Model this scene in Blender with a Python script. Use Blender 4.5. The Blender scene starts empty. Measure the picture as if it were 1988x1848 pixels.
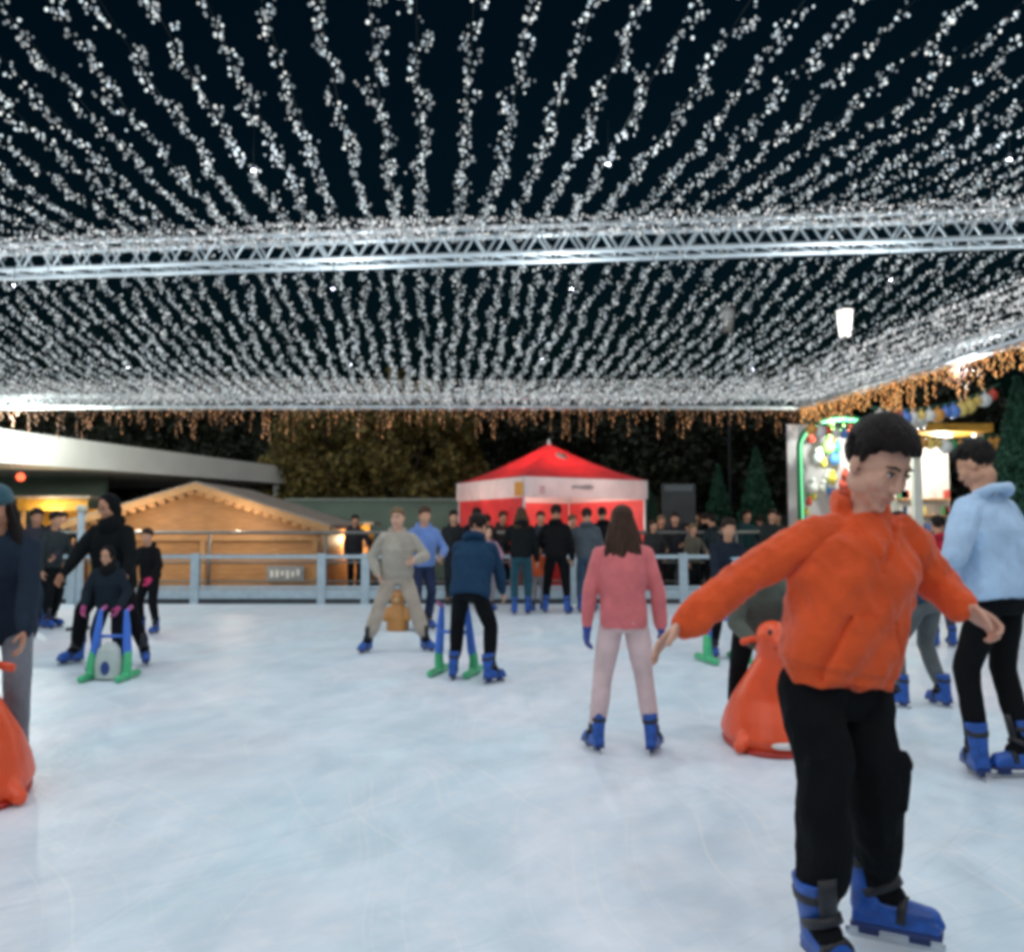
import bpy, math, random
import numpy as np
from mathutils import Vector, Matrix, noise
R = math.radians
random.seed(7)
rng = np.random.default_rng(7)
S = bpy.context.scene
COL = S.collection

# ------------------------------------------------------------------ camera
CAM_H, FPX, CX, CY = 1.34, 850.0, 512.0, 475.5
PITCH = math.atan(54.5 / FPX)
cam = bpy.data.cameras.new('camera'); camo = bpy.data.objects.new('camera', cam); COL.objects.link(camo)
camo.location = (0, 0, CAM_H); camo.rotation_euler = (math.pi / 2 + PITCH, 0, 0)
cam.sensor_width = 36; cam.lens = 36 * FPX / 1024; cam.clip_start = 0.05; cam.clip_end = 2000
S.camera = camo
S.render.resolution_x = 1024; S.render.resolution_y = 951

# ------------------------------------------------------------------ world, sun, exposure
w = bpy.data.worlds.new('World'); S.world = w; w.use_nodes = True
nt = w.node_tree; bg = nt.nodes['Background']
sky = nt.nodes.new('ShaderNodeTexSky'); sky.sky_type = 'NISHITA'; sky.sun_disc = False
sky.sun_elevation = R(-2.0); sky.sun_rotation = R(200)
tint = nt.nodes.new('ShaderNodeMix'); tint.data_type = 'RGBA'; tint.blend_type = 'MULTIPLY'; tint.inputs['Factor'].default_value = 1
tint.inputs['B'].default_value = (0.03, 0.22, 0.36, 1)       # deep teal of late dusk
nt.links.new(sky.outputs[0], tint.inputs['A']); nt.links.new(tint.outputs['Result'], bg.inputs[0]); bg.inputs[1].default_value = 0.09
sun = bpy.data.lights.new('dusk_light', 'SUN'); sun.energy = 0.5; sun.angle = R(80); sun.color = (0.92, 0.96, 1.0)
suno = bpy.data.objects.new('dusk_light', sun); COL.objects.link(suno); suno.rotation_euler = (R(22), R(-8), 0)
suno.location = (0, 0, 30)
S.view_settings.view_transform = 'Standard'; S.view_settings.look = 'None'
S.view_settings.exposure = 0.85; S.view_settings.gamma = 1.0
S.render.engine = 'CYCLES'
S.cycles.filter_width = 4.2
S.cycles.use_light_tree = True

# ------------------------------------------------------------------ pixel helpers (K: width of the studied picture / 1024)
K = 1988 / 1024.0
def W(x, y, d):
    """world point seen at picture place (x,y) at distance d along +Y"""
    a = (x / K - CX) / FPX; b = (CY - y / K) / FPX
    c, s = math.cos(PITCH), math.sin(PITCH)
    dy = c - b * s; dz = s + b * c
    t = d / dy
    return Vector((a * t, d, CAM_H + dz * t))
def G(x, y):
    a = (x / K - CX) / FPX; b = (CY - y / K) / FPX
    c, s = math.cos(PITCH), math.sin(PITCH)
    dy = c - b * s; dz = s + b * c
    t = -CAM_H / dz
    return Vector((a * t, dy * t, 0))

# ------------------------------------------------------------------ materials
def nodes(m):
    return m.node_tree.nodes, m.node_tree.links
def mat(name, col, rough=0.8, var=0.12, scale=12.0, bump=0.15, bscale=None, metal=0.0, emit=None, estr=0.0, spec=0.5, sheen=0.0, sss=0.0, stretch=(1, 1, 1)):
    m = bpy.data.materials.new(name); m.use_nodes = True
    N, L = nodes(m); p = N['Principled BSDF']
    tc = N.new('ShaderNodeTexCoord'); mp = N.new('ShaderNodeMapping'); mp.inputs['Scale'].default_value = stretch
    L.new(tc.outputs['Object'], mp.inputs[0])
    nz = N.new('ShaderNodeTexNoise'); nz.inputs['Scale'].default_value = scale; nz.inputs['Detail'].default_value = 5
    L.new(mp.outputs[0], nz.inputs['Vector'])
    r = N.new('ShaderNodeMapRange'); r.inputs[1].default_value = 0.3; r.inputs[2].default_value = 0.7
    r.inputs[3].default_value = 1 - var; r.inputs[4].default_value = 1 + var
    L.new(nz.outputs[0], r.inputs[0])
    mx = N.new('ShaderNodeVectorMath'); mx.operation = 'SCALE'; mx.inputs[0].default_value = col[:3]
    L.new(r.outputs[0], mx.inputs['Scale']); L.new(mx.outputs[0], p.inputs['Base Color'])
    p.inputs['Roughness'].default_value = rough; p.inputs['Metallic'].default_value = metal
    p.inputs['Specular IOR Level'].default_value = spec
    if sheen: p.inputs['Sheen Weight'].default_value = sheen
    if sss:
        p.inputs['Subsurface Weight'].default_value = sss; p.inputs['Subsurface Radius'].default_value = (0.02, 0.008, 0.004)
    if bump:
        n2 = N.new('ShaderNodeTexNoise'); n2.inputs['Scale'].default_value = bscale or scale * 3; n2.inputs['Detail'].default_value = 4
        L.new(mp.outputs[0], n2.inputs['Vector'])
        b = N.new('ShaderNodeBump'); b.inputs['Strength'].default_value = bump; b.inputs['Distance'].default_value = 0.02
        L.new(n2.outputs[0], b.inputs['Height']); L.new(b.outputs[0], p.inputs['Normal'])
    if emit:
        p.inputs['Emission Color'].default_value = (*emit, 1); p.inputs['Emission Strength'].default_value = estr
    return m
_mc = {}
def cloth(col, rough=0.9, var=0.15, sheen=0.2):
    k = ('c',) + tuple(col)
    if k not in _mc: _mc[k] = mat('cloth', [c * .45 for c in col] if sum(col) < .06 else col, rough, var, 9, 0.35, 45, sheen=0.0 if sum(col) < .15 else sheen, spec=.15)
    return _mc[k]
def plastic(col, rough=0.38):
    k = ('p', rough) + tuple(col)
    if k not in _mc: _mc[k] = mat('plastic', col, rough, 0.10, 7, 0.05, 20)
    return _mc[k]
def skinm(col):
    k = ('s',) + tuple(col)
    if k not in _mc: _mc[k] = mat('skin', col, 0.5, 0.07, 14, 0.05, 150, sss=0.08)
    return _mc[k]
def hairm(col):
    k = ('h',) + tuple(col)
    if k not in _mc: _mc[k] = mat('hair', [c * .6 for c in col], 0.6, 0.45, 30, 0.8, 60, spec=.2, stretch=(2.2, 2.2, 0.35))
    return _mc[k]
def bulbm(name, c1, c2, s1, s2):
    m = bpy.data.materials.new(name); m.use_nodes = True
    N, L = nodes(m); p = N['Principled BSDF']
    g = N.new('ShaderNodeNewGeometry'); oi = N.new('ShaderNodeObjectInfo')
    ad = N.new('ShaderNodeMath'); ad.operation = 'ADD'; L.new(g.outputs['Random Per Island'], ad.inputs[0]); L.new(oi.outputs['Random'], ad.inputs[1])
    fr = N.new('ShaderNodeMath'); fr.operation = 'FRACT'; L.new(ad.outputs[0], fr.inputs[0])
    mx = N.new('ShaderNodeMix'); mx.data_type = 'RGBA'; mx.inputs['A'].default_value = (*c1, 1); mx.inputs['B'].default_value = (*c2, 1)
    L.new(fr.outputs[0], mx.inputs['Factor'])
    pw = N.new('ShaderNodeMath'); pw.operation = 'POWER'; pw.inputs[1].default_value = 2.5; 
    m2 = N.new('ShaderNodeMath'); m2.operation = 'MULTIPLY'; m2.inputs[1].default_value = 7.31; L.new(fr.outputs[0], m2.inputs[0])
    f2 = N.new('ShaderNodeMath'); f2.operation = 'FRACT'; L.new(m2.outputs[0], f2.inputs[0]); L.new(f2.outputs[0], pw.inputs[0])
    mr = N.new('ShaderNodeMapRange'); mr.inputs[3].default_value = s1; mr.inputs[4].default_value = s2; L.new(pw.outputs[0], mr.inputs[0])
    p.inputs['Base Color'].default_value = (0.10, 0.11, 0.12, 1) if c1[2] > .5 else (0.10, 0.05, 0.03, 1)
    L.new(mx.outputs['Result'], p.inputs['Emission Color']); L.new(mr.outputs[0], p.inputs['Emission Strength'])
    try: m.cycles.emission_sampling = 'NONE'
    except Exception: pass
    return m

M = {}
M['alu'] = mat('aluminium', (0.62, 0.70, 0.74), 0.4, 0.06, 6, 0.03, metal=0.35)
M['cable'] = mat('cable', (0.008, 0.012, 0.012), 0.9, 0.1, 5, 0, spec=.05)
M['bulb'] = bulbm('white_bulb', (0.62, 0.80, 0.90), (0.95, 0.95, 0.88), 0.07, 0.75)
M['bulb_far'] = bulbm('white_bulb_dense', (0.9, 0.95, 1.0), (1.0, 0.96, 0.9), 0.2, 0.8)
M['warm'] = bulbm('warm_bulb', (1.0, 0.42, 0.14), (1.0, 0.55, 0.30), 0.08, 0.62)
M['warm_near'] = bulbm('warm_bulb_near', (1.0, 0.33, 0.08), (1.0, 0.60, 0.22), 0.3, 1.1)
M['colour_bulb'] = bulbm('tree_bulb', (0.2, 0.9, 0.4), (1.0, 0.8, 0.5), 0.4, 2.0)
M['wood'] = mat('plank_wood', (0.52, 0.26, 0.10), 0.6, 0.22, 3, 0.2, 10, stretch=(1, 1, 9))
M['wood2'] = mat('trim_wood', (0.50, 0.27, 0.11), 0.6, 0.15, 4, 0.2, 10)
M['roof'] = mat('roof_felt', (0.42, 0.36, 0.30), 0.8, 0.2, 6, 0.3)
M['white'] = mat('white_paint', (0.84, 0.84, 0.79), 0.5, 0.06, 1.2, 0.03)
M['greenwall'] = mat('green_grey_wall', (0.17, 0.24, 0.19), 0.8, 0.12, 1.5, 0.1)
M['dark'] = mat('dark_metal', (0.03, 0.035, 0.04), 0.55, 0.2, 4, 0.05)
M['rail'] = mat('galvanised_rail', (0.42, 0.52, 0.58), 0.4, 0.1, 8, 0.05, metal=0.2)
M['red'] = mat('red_canvas', (0.80, 0.12, 0.13), 0.6, 0.12, 3, 0.15, 8)
M['whitecanvas'] = mat('white_canvas', (0.86, 0.82, 0.83), 0.6, 0.06, 3, 0.15, 8)
M['yellow'] = mat('yellow_board', (0.70, 0.36, 0.05), 0.6, 0.25, 5, 0.1)
M['glass'] = mat('window_glass', (0.02, 0.03, 0.035), 0.1, 0.1, 5, 0)
M['bark'] = mat('bark', (0.05, 0.035, 0.025), 0.9, 0.3, 12, 0.6)
M['steel'] = mat('steel', (0.6, 0.62, 0.65), 0.25, 0.05, 20, 0, metal=0.9)
M['black'] = plastic((0.012, 0.013, 0.018), 0.5)
M['boot'] = mat('boot_plastic', (0.014, 0.085, 0.38), 0.4, 0.35, 22, 0.12, 60)
M['lampglow'] = mat('lamp_glow', (0.8, 0.8, 0.75), 0.4, 0.02, 5, 0, emit=(1, 0.97, 0.9), estr=1.3)
M['warmglow'] = mat('warm_glow', (0.8, 0.6, 0.3), 0.4, 0.02, 5, 0, emit=(1, 0.62, 0.2), estr=1.2)
for k_ in ('red', 'whitecanvas'):       # thin cloth lets the lamp inside shine through
    N, L = nodes(M[k_]); p = N['Principled BSDF']; tr_ = N.new('ShaderNodeBsdfTranslucent'); ms = N.new('ShaderNodeMixShader'); ms.inputs[0].default_value = .45
    L.new(p.inputs['Base Color'].links[0].from_socket, tr_.inputs['Color']); L.new(p.outputs[0], ms.inputs[1]); L.new(tr_.outputs[0], ms.inputs[2]); L.new(ms.outputs[0], N['Material Output'].inputs['Surface'])
def leafm(name, c1, c2):
    m = mat(name, c1, 0.7, 0.2, 2, 0)
    N, L = nodes(m); p = N['Principled BSDF']
    g = N.new('ShaderNodeNewGeometry'); mx = N.new('ShaderNodeMix'); mx.data_type = 'RGBA'
    mx.inputs['A'].default_value = (*c1, 1); mx.inputs['B'].default_value = (*c2, 1)
    L.new(g.outputs['Random Per Island'], mx.inputs['Factor']); L.new(mx.outputs['Result'], p.inputs['Base Color'])
    return m
M['leaf_dark'] = leafm('leaf_dark', (0.014, 0.024, 0.016), (0.06, 0.065, 0.035))
M['leaf_olive_lit'] = leafm('leaf_olive_lit', (0.08, 0.068, 0.022), (0.28, 0.21, 0.055))  # lamplight on the trees is put into this leaf colour
M['leaf_green'] = leafm('leaf_green', (0.010, 0.05, 0.03), (0.03, 0.12, 0.07))

# ------------------------------------------------------------------ mesh accumulator
UPV = Vector((0, 0, 1))
class MB:
    def __init__(s): s.v = []; s.f = []; s.n = 0
    def add(s, v, f):
        s.v.append(np.asarray(v, float).reshape(-1, 3)); o = s.n
        s.f.extend([tuple(i + o for i in q) for q in f]); s.n += len(s.v[-1]); return s
    def box(s, c, size, rot=None, taper=1.0):
        x, y, z = [q / 2 for q in size]
        v = np.array([(sx * x * (taper if sz > 0 else 1), sy * y * (taper if sz > 0 else 1), sz * z) for sx in (-1, 1) for sy in (-1, 1) for sz in (-1, 1)])
        if rot is not None: v = v @ np.array(Matrix(rot).to_3x3() if not isinstance(rot, np.ndarray) else rot).T
        v = v + np.array(c)
        return s.add(v, [(0, 1, 3, 2), (4, 6, 7, 5), (0, 4, 5, 1), (2, 3, 7, 6), (0, 2, 6, 4), (1, 5, 7, 3)])
    def tube(s, pts, rad, n=8, flat=1.0, axis=None):
        pts = [Vector(p) for p in pts]
        if not hasattr(rad, '__len__'): rad = [rad] * len(pts)
        V = []; prev = None
        for i, p in enumerate(pts):
            t = (pts[min(i + 1, len(pts) - 1)] - pts[max(i - 1, 0)]).normalized()
            a = prev if prev is not None else (Vector(axis) if axis else (Vector((0, 0, 1)) if abs(t.z) < 0.9 else Vector((1, 0, 0))))
            a = (a - t * a.dot(t)).normalized(); prev = a; b = t.cross(a)
            for k in range(n):
                th = 2 * math.pi * k / n
                V.append(p + (a * math.cos(th) + b * math.sin(th) * flat) * rad[i])
        F = []
        for i in range(len(pts) - 1):
            for k in range(n):
                F.append((i * n + k, i * n + (k + 1) % n, (i + 1) * n + (k + 1) % n, (i + 1) * n + k))
        F.append(tuple(range(n - 1, -1, -1))); F.append(tuple((len(pts) - 1) * n + k for k in range(n)))
        return s.add([tuple(v) for v in V], F)
    def ell(s, c, rx, ry=None, rz=None, fr=None, n=12, m=8):
        ry = rx if ry is None else ry; rz = rx if rz is None else rz
        V = [(0, 0, 1)]
        for i in range(1, m):
            ph = math.pi * i / m
            for k in range(n):
                th = 2 * math.pi * k / n; V.append((math.sin(ph) * math.cos(th), math.sin(ph) * math.sin(th), math.cos(ph)))
        V.append((0, 0, -1)); V = np.array(V) * np.array([rx, ry, rz])
        if fr is not None: V = V @ np.array(fr)          # rows of fr: axes
        V = V + np.array(c)
        F = [(0, 1 + k, 1 + (k + 1) % n) for k in range(n)]
        for i in range(m - 2):
            for k in range(n): F.append((1 + i * n + k, 1 + (i + 1) * n + k, 1 + (i + 1) * n + (k + 1) % n, 1 + i * n + (k + 1) % n))
        e = len(V) - 1; F += [(e, 1 + (m - 2) * n + (k + 1) % n, 1 + (m - 2) * n + k) for k in range(n)]
        return s.add(V, F)
    def limb(s, pts, rad, n=12):
        """round tapered chain of overlapping closed solids"""
        for i in range(len(pts) - 1):
            s.tube([pts[i], pts[i + 1]], [rad[i], rad[i + 1]], n)
        for p, r in zip(pts, rad): s.ell(p, r, n=n)
        return s
    def loft(s, rings, n=20, e=2.3):
        """rings: (centre, axisA, axisB) closed superellipse sections"""
        V = []
        for c, a, b in rings:
            for k in range(n):
                th = 2 * math.pi * k / n; ct, st = math.cos(th), math.sin(th)
                V.append(Vector(c) + Vector(a) * (abs(ct) ** (2 / e) * (1 if ct > 0 else -1)) + Vector(b) * (abs(st) ** (2 / e) * (1 if st > 0 else -1)))
        F = []
        for i in range(len(rings) - 1):
            for k in range(n): F.append((i * n + k, i * n + (k + 1) % n, (i + 1) * n + (k + 1) % n, (i + 1) * n + k))
        F.append(tuple(range(n - 1, -1, -1))); F.append(tuple((len(rings) - 1) * n + k for k in range(n)))
        return s.add([tuple(v) for v in V], F)
    def mesh(s, name, off=(0, 0, 0)):
        me = bpy.data.meshes.new(name)
        V = np.concatenate(s.v) - np.array(off)
        me.from_pydata(V.tolist(), [], s.f); me.update(); return me
    def build(s, name, m, parent=None, smooth=False, local=False):
        off = parent_world(parent) if (parent is not None and not local) else Vector((0, 0, 0))
        o = bpy.data.objects.new(name, s.mesh(name, off)); o.data.materials.append(m)
        if smooth: o.data.polygons.foreach_set('use_smooth', [True] * len(o.data.polygons))
        COL.objects.link(o); o.parent = parent; return o
def parent_world(p):
    v = Vector((0, 0, 0))
    while p is not None: v = v + p.location; p = p.parent
    return v
def tag(o, label, cat=None, group=None, kind=None):
    if label: o['label'] = label
    if cat: o['category'] = cat
    if group: o['group'] = group
    if kind: o['kind'] = kind
    return o
def empty(name, loc=(0, 0, 0), rz=0):
    o = bpy.data.objects.new(name, None); o.empty_display_size = 0.2; COL.objects.link(o); o.location = loc; o.rotation_euler.z = rz; return o
def dup(root, loc=None, rz=None, label=None, mtx=None):
    def cp(o, par):
        c = o.copy(); COL.objects.link(c); c.parent = par
        for ch in o.children: cp(ch, c)
        return c
    r = cp(root, root.parent)
    if loc is not None: r.location = loc
    if rz is not None: r.rotation_euler.z = rz
    if mtx is not None: r.matrix_basis = mtx
    if label: r['label'] = label
    return r
def fuse(mb, name, m, parent, voxel=0.01, smooth=3, disp=None, local=False):
    """melt the closed solids of mb into one continuous skin"""
    off = parent_world(parent) if (parent is not None and not local) else Vector((0, 0, 0))
    me = mb.mesh(name + '_raw', off); o = bpy.data.objects.new(name, me); COL.objects.link(o)
    r = o.modifiers.new('r', 'REMESH'); r.mode = 'VOXEL'; r.voxel_size = voxel; r.use_smooth_shade = True
    if smooth: sm = o.modifiers.new('s', 'SMOOTH'); sm.factor = 0.5; sm.iterations = smooth
    dg = bpy.context.evaluated_depsgraph_get(); dg.update()
    nm = bpy.data.meshes.new_from_object(o.evaluated_get(dg), depsgraph=dg)
    o.modifiers.clear(); o.data = nm; bpy.data.meshes.remove(me); nm.name = name
    if disp:
        n = len(nm.vertices); co = np.empty(n * 3); nm.vertices.foreach_get('co', co); co = co.reshape(-1, 3)
        no = np.empty(n * 3); nm.vertices.foreach_get('normal', no); no = no.reshape(-1, 3)
        co2 = disp(co + np.array(off), no) - np.array(off)
        nm.vertices.foreach_set('co', co2.ravel()); nm.update()
    nm.polygons.foreach_set('use_smooth', [True] * len(nm.polygons))
    nm.materials.clear(); nm.materials.append(m); o.parent = parent
    return o
def folds(amp=0.006, freq=9.0, seed=0.0, stretch=(1, 1, 0.45)):
    def fn(co, no):
        d = np.array([noise.noise(Vector((p[0] * freq * stretch[0] + seed, p[1] * freq * stretch[1], p[2] * freq * stretch[2]))) +
                      0.45 * (0.4 - abs(noise.noise(Vector((p[0] * freq * 2.3 + seed, p[1] * freq * 2.3, p[2] * freq * 1.4 + 9))))) for p in co])
        return co + no * (d * amp)[:, None]
    return fn

# ================================================================== SETTING
def sheet(name, x0, x1, y0, y1, z, m, nx=1, ny=1):
    xs = np.linspace(x0, x1, nx + 1); ys = np.linspace(y0, y1, ny + 1)
    V = [(x, y, z) for y in ys for x in xs]
    F = [(j * (nx + 1) + i, j * (nx + 1) + i + 1, (j + 1) * (nx + 1) + i + 1, (j + 1) * (nx + 1) + i) for j in range(ny) for i in range(nx)]
    return MB().add(V, F).build(name, m)
mg = mat('paving', (0.06, 0.06, 0.065), 0.8, 0.3, 1.5, 0.3, 8)
tag(sheet('ground', -400, 400, -300, 600, -0.03, mg), 'dark paving around and beyond the ice rink', kind='structure')
def ice_mat():
    m = bpy.data.materials.new('ice'); m.use_nodes = True
    N, L = nodes(m); p = N['Principled BSDF']; tc = N.new('ShaderNodeTexCoord')
    wn = N.new('ShaderNodeTexNoise'); wn.inputs['Scale'].default_value = 0.45; wn.inputs['Detail'].default_value = 1; L.new(tc.outputs['Object'], wn.inputs['Vector'])
    wm = N.new('ShaderNodeVectorMath'); wm.operation = 'MULTIPLY_ADD'; wm.inputs[1].default_value = (1.1, 1.1, 0); L.new(wn.outputs['Color'], wm.inputs[0]); L.new(tc.outputs['Object'], wm.inputs[2]); warp = wm.outputs[0]
    def nz(scale, det, stretch=(1, 1, 1), rot=0.0, dist=0.0):
        m0 = N.new('ShaderNodeMapping'); m0.inputs['Rotation'].default_value = (0, 0, rot); L.new(warp, m0.inputs[0])
        mp = N.new('ShaderNodeMapping'); mp.inputs['Scale'].default_value = stretch; L.new(m0.outputs[0], mp.inputs[0])
        t = N.new('ShaderNodeTexNoise'); t.inputs['Scale'].default_value = scale
        t.inputs['Detail'].default_value = det; t.inputs['Distortion'].default_value = dist; L.new(mp.outputs[0], t.inputs['Vector']); return t.outputs[0]
    def ramp(src, pts):
        r = N.new('ShaderNodeValToRGB'); L.new(src, r.inputs[0]); e = r.color_ramp.elements
        e[0].position, e[0].color = pts[0][0], (*pts[0][1], 1); e[1].position, e[1].color = pts[1][0], (*pts[1][1], 1)
        for q, c in pts[2:]:
            k = e.new(q); k.color = (*c, 1)
        return r.outputs[0]
    def mix(mode, f, a, b):
        x = N.new('ShaderNodeMix'); x.data_type = 'RGBA'; x.blend_type = mode
        if isinstance(f, float): x.inputs['Factor'].default_value = f
        else: L.new(f, x.inputs['Factor'])
        for s_, q in (('A', a), ('B', b)):
            if isinstance(q, tuple): x.inputs[s_].default_value = (*q, 1)
            else: L.new(q, x.inputs[s_])
        return x.outputs['Result']
    big = ramp(nz(0.6, 4, (1, .6, 1), .3, 0.6), [(0.32, (0.66, 0.83, 0.93)), (0.68, (0.82, 0.83, 0.91))])
    mid = ramp(nz(3.2, 8, (1, .5, 1), .2, .5), [(0.3, (0.80, 0.84, 0.86)), (0.7, (1.0, 1.0, 1.0))])
    c = mix('MULTIPLY', 1.0, big, mid)
    # skate scratches: long thin curved streaks in several directions
    for i, (rt, sc) in enumerate(((0.9, 40), (-0.6, 52), (1.5, 44), (2.3, 60))):
        s1 = ramp(nz(1.0, 3, (0.35, sc, 1), rt, .3), [(0.62, (0, 0, 0)), (0.68, (1, 1, 1))])
        f = N.new('ShaderNodeMath'); f.operation = 'MULTIPLY'; f.inputs[1].default_value = 0.38; L.new(s1, f.inputs[0])
        c = mix('MIX', f.outputs[0], c, (0.86, 0.88, 0.90) if i % 2 == 0 else (0.45, 0.58, 0.66))
    c = mix('MULTIPLY', 1.0, c, ramp(nz(7.0, 6, (1, .6, 1), .5), [(0.35, (0.95, 0.965, 0.97)), (0.62, (1.04, 1.02, 1.01))]))
    spk = ramp(nz(9, 5), [(0.56, (0, 0, 0)), (0.72, (1, 1, 1))])
    f = N.new('ShaderNodeMath'); f.operation = 'MULTIPLY'; f.inputs[1].default_value = 0.35; L.new(spk, f.inputs[0])
    c = mix('MIX', f.outputs[0], c, (0.85, 0.86, 0.88))
    L.new(c, p.inputs['Base Color'])
    rr = N.new('ShaderNodeMapRange'); rr.inputs[3].default_value = 0.30; rr.inputs[4].default_value = 0.62; L.new(nz(3.0, 5), rr.inputs[0]); L.new(rr.outputs[0], p.inputs['Roughness'])
    p.inputs['Specular IOR Level'].default_value = 0.3
    b = N.new('ShaderNodeBump'); b.inputs['Strength'].default_value = 0.5; b.inputs['Distance'].default_value = 0.01
    L.new(nz(14, 6), b.inputs['Height']); L.new(b.outputs[0], p.inputs['Normal'])
    return m
tag(sheet('ice', -13, 13, -8, 15.9, 0.0, ice_mat()), 'pale blue scuffed ice of the rink', kind='structure')

# ================================================================== LIGHT CANOPY
# trusses: (a) across the rink, (b) far edge, (c) right edge
def truss_mesh(L_, h=0.30):
    mb = MB(); q = h / 2
    for sy in (-1, 1):
        for sz in (-1, 1):
            mb.tube([(0, sy * q, sz * q), (L_, sy * q, sz * q)], 0.028, 8)
    n = max(1, int(L_ / 0.36)); st = L_ / n
    br = MB()
    for i in range(n):
        x0, x1 = i * st, (i + 1) * st
        for sy in (-1, 1):
            br.tube([(x0, sy * q, -q), ((x0 + x1) / 2, sy * q, q)], 0.012, 6); br.tube([((x0 + x1) / 2, sy * q, q), (x1, sy * q, -q)], 0.012, 6)
        for sz in (-1, 1):
            br.tube([(x0, -q, sz * q), (x1, q, sz * q)], 0.010, 6)
    return mb, br
def bulbs_mb(pts, r):
    mb = MB()
    ico = [(0, 0, 1), (0.894, 0, 0.447), (0.276, 0.851, 0.447), (-0.724, 0.526, 0.447), (-0.724, -0.526, 0.447), (0.276, -0.851, 0.447), (0.724, 0.526, -0.447), (-0.276, 0.851, -0.447), (-0.894, 0, -0.447), (-0.276, -0.851, -0.447), (0.724, -0.526, -0.447), (0, 0, -1)]
    F = [(0, 1, 2), (0, 2, 3), (0, 3, 4), (0, 4, 5), (0, 5, 1), (1, 6, 2), (2, 7, 3), (3, 8, 4), (4, 9, 5), (5, 10, 1), (6, 7, 2), (7, 8, 3), (8, 9, 4), (9, 10, 5), (10, 6, 1), (11, 7, 6), (11, 8, 7), (11, 9, 8), (11, 10, 9), (11, 6, 10)]
    ico = np.array(ico)
    for p in pts:
        rr = r * random.uniform(0.7, 1.35)
        mb.add(ico * rr * np.array([1, 1, 1.2]) + np.array(p), F)
    return mb
def truss(p0, p1, label, wrap, nb, h=0.30):
    p0 = Vector(p0); p1 = Vector(p1); L_ = (p1 - p0).length
    r = empty('lighting_truss', p0); d = (p1 - p0)
    r.rotation_euler = (0, -math.asin(d.z / L_), math.atan2(d.y, d.x))
    a, b = truss_mesh(L_, h)
    a.build('chord', M['alu'], r, True, True); b.build('lattice', M['alu'], r, False, True)
    n = int(L_ * nb); q = h / 2 + 0.035
    P = []
    for i in range(n):
        x = random.uniform(0, L_)
        sd = random.random()
        if sd < 0.72: P.append((x, random.uniform(-q, q), q + random.uniform(-0.03, 0.03)))
        elif sd < 0.88: P.append((x, random.choice((-q, q)), random.uniform(-q, q)))
        else: P.append((x, random.uniform(-q, q), -q + random.uniform(-.02, .02)))
    tag(bulbs_mb(P, 0.011).build('bulb_wrap', wrap, r, False, True), None, kind='stuff')
    tag(r, label, 'truss'); return r
T1a, T1b = Vector((-10.0, 10.24, 4.50)), Vector((7.3, 8.66, 4.55))
T2a, T2b = Vector((-13.5, 17.0, 3.92)), Vector((5.8, 17.0, 3.92))
truss(T1a, T1b, 'silver lattice truss wrapped in white bulbs crossing the rink overhead, the nearer one', M['bulb'], 30)
truss(T2a, T2b, 'far edge truss of the light canopy, glowing white above the dark trees', M['bulb_far'], 140, 0.22)
T3a, T3b = T2b, Vector((7.65, 4.4, 3.92))
truss(T3a, T3b, 'right edge truss of the light canopy slanting up to the right of the picture', M['bulb_far'], 140, 0.22)

def string_proto(L_, sag, r, step, jit, m, seed):
    random.seed(seed)
    def z(t): return -4 * sag * t * (1 - t)
    pts = [(0.012 * math.sin(9 * t + seed), L_ * t, z(t)) for t in np.linspace(0, 1, 40)]
    o = empty('string_light'); o.location = (0, 0, 0)
    MB().tube(pts, 0.004, 4).build('cable', M['cable'], o, False, True)
    B = []; s_ = 0.0
    drift = 0.0
    while s_ < L_:
        t = s_ / L_; drift = drift * 0.8 + random.gauss(0, jit * 0.6)
        k = random.choice((1, 1, 2, 3))
        for _ in range(k):
            B.append((drift + random.gauss(0, jit * 0.55), s_ + random.uniform(-.03, .03), z(t) - 0.02 + random.gauss(0, jit * 0.6)))
        s_ += step * random.choice((0.45, 0.7, 1.0, 1.5, 2.3))
    tag(bulbs_mb(B, r).build('bulbs', m, o, False, True), None, kind='stuff')
    return o
def place_string(proto, L0, a, b, label, first):
    a = Vector(a); b = Vector(b); d = b - a; y = d.normalized()
    x = y.cross(Vector((0, 0, 1))).normalized(); z = x.cross(y)
    mt = Matrix((x, y * (d.length / L0), z)).transposed().to_4x4(); mt.translation = a
    if first: o = proto; o.matrix_basis = mt
    else: o = dup(proto, mtx=mt)
    tag(o, label, 'string light'); return o
TH = math.tan(R(-5.5))
L1 = 8.9
# near bay
pr = [string_proto(L1, 0.34, 0.0086, 0.023, 0.034, M['bulb'], 100 + i) for i in range(6)]
used = set()
def t1_at(x): t = (x - T1a.x) / (T1b.x - T1a.x); return T1a.lerp(T1b, t)
i = 0; x = -9.8
while x < 7.2:
    e = t1_at(x); sy = e.y - L1 * 1.0
    a = Vector((e.x - TH * (L1), sy, 4.30)); k = i % 6
    o = place_string(pr[k], L1, a + Vector((0, 0, random.uniform(-.04, .04))), e + Vector((0, 0, 0.08)), 'string of white fairy lights running from the crossing truss over the viewer', k not in used)
    o['group'] = 'string lights over the near half of the rink'; used.add(k)
    x += 0.285 + random.uniform(-.03, .03); i += 1
L2 = 7.6
pr2 = [string_proto(L2, 0.26, 0.0092, 0.022, 0.036, M['bulb'], 200 + i) for i in range(6)]
used = set(); i = 0; x = -12.0
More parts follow.
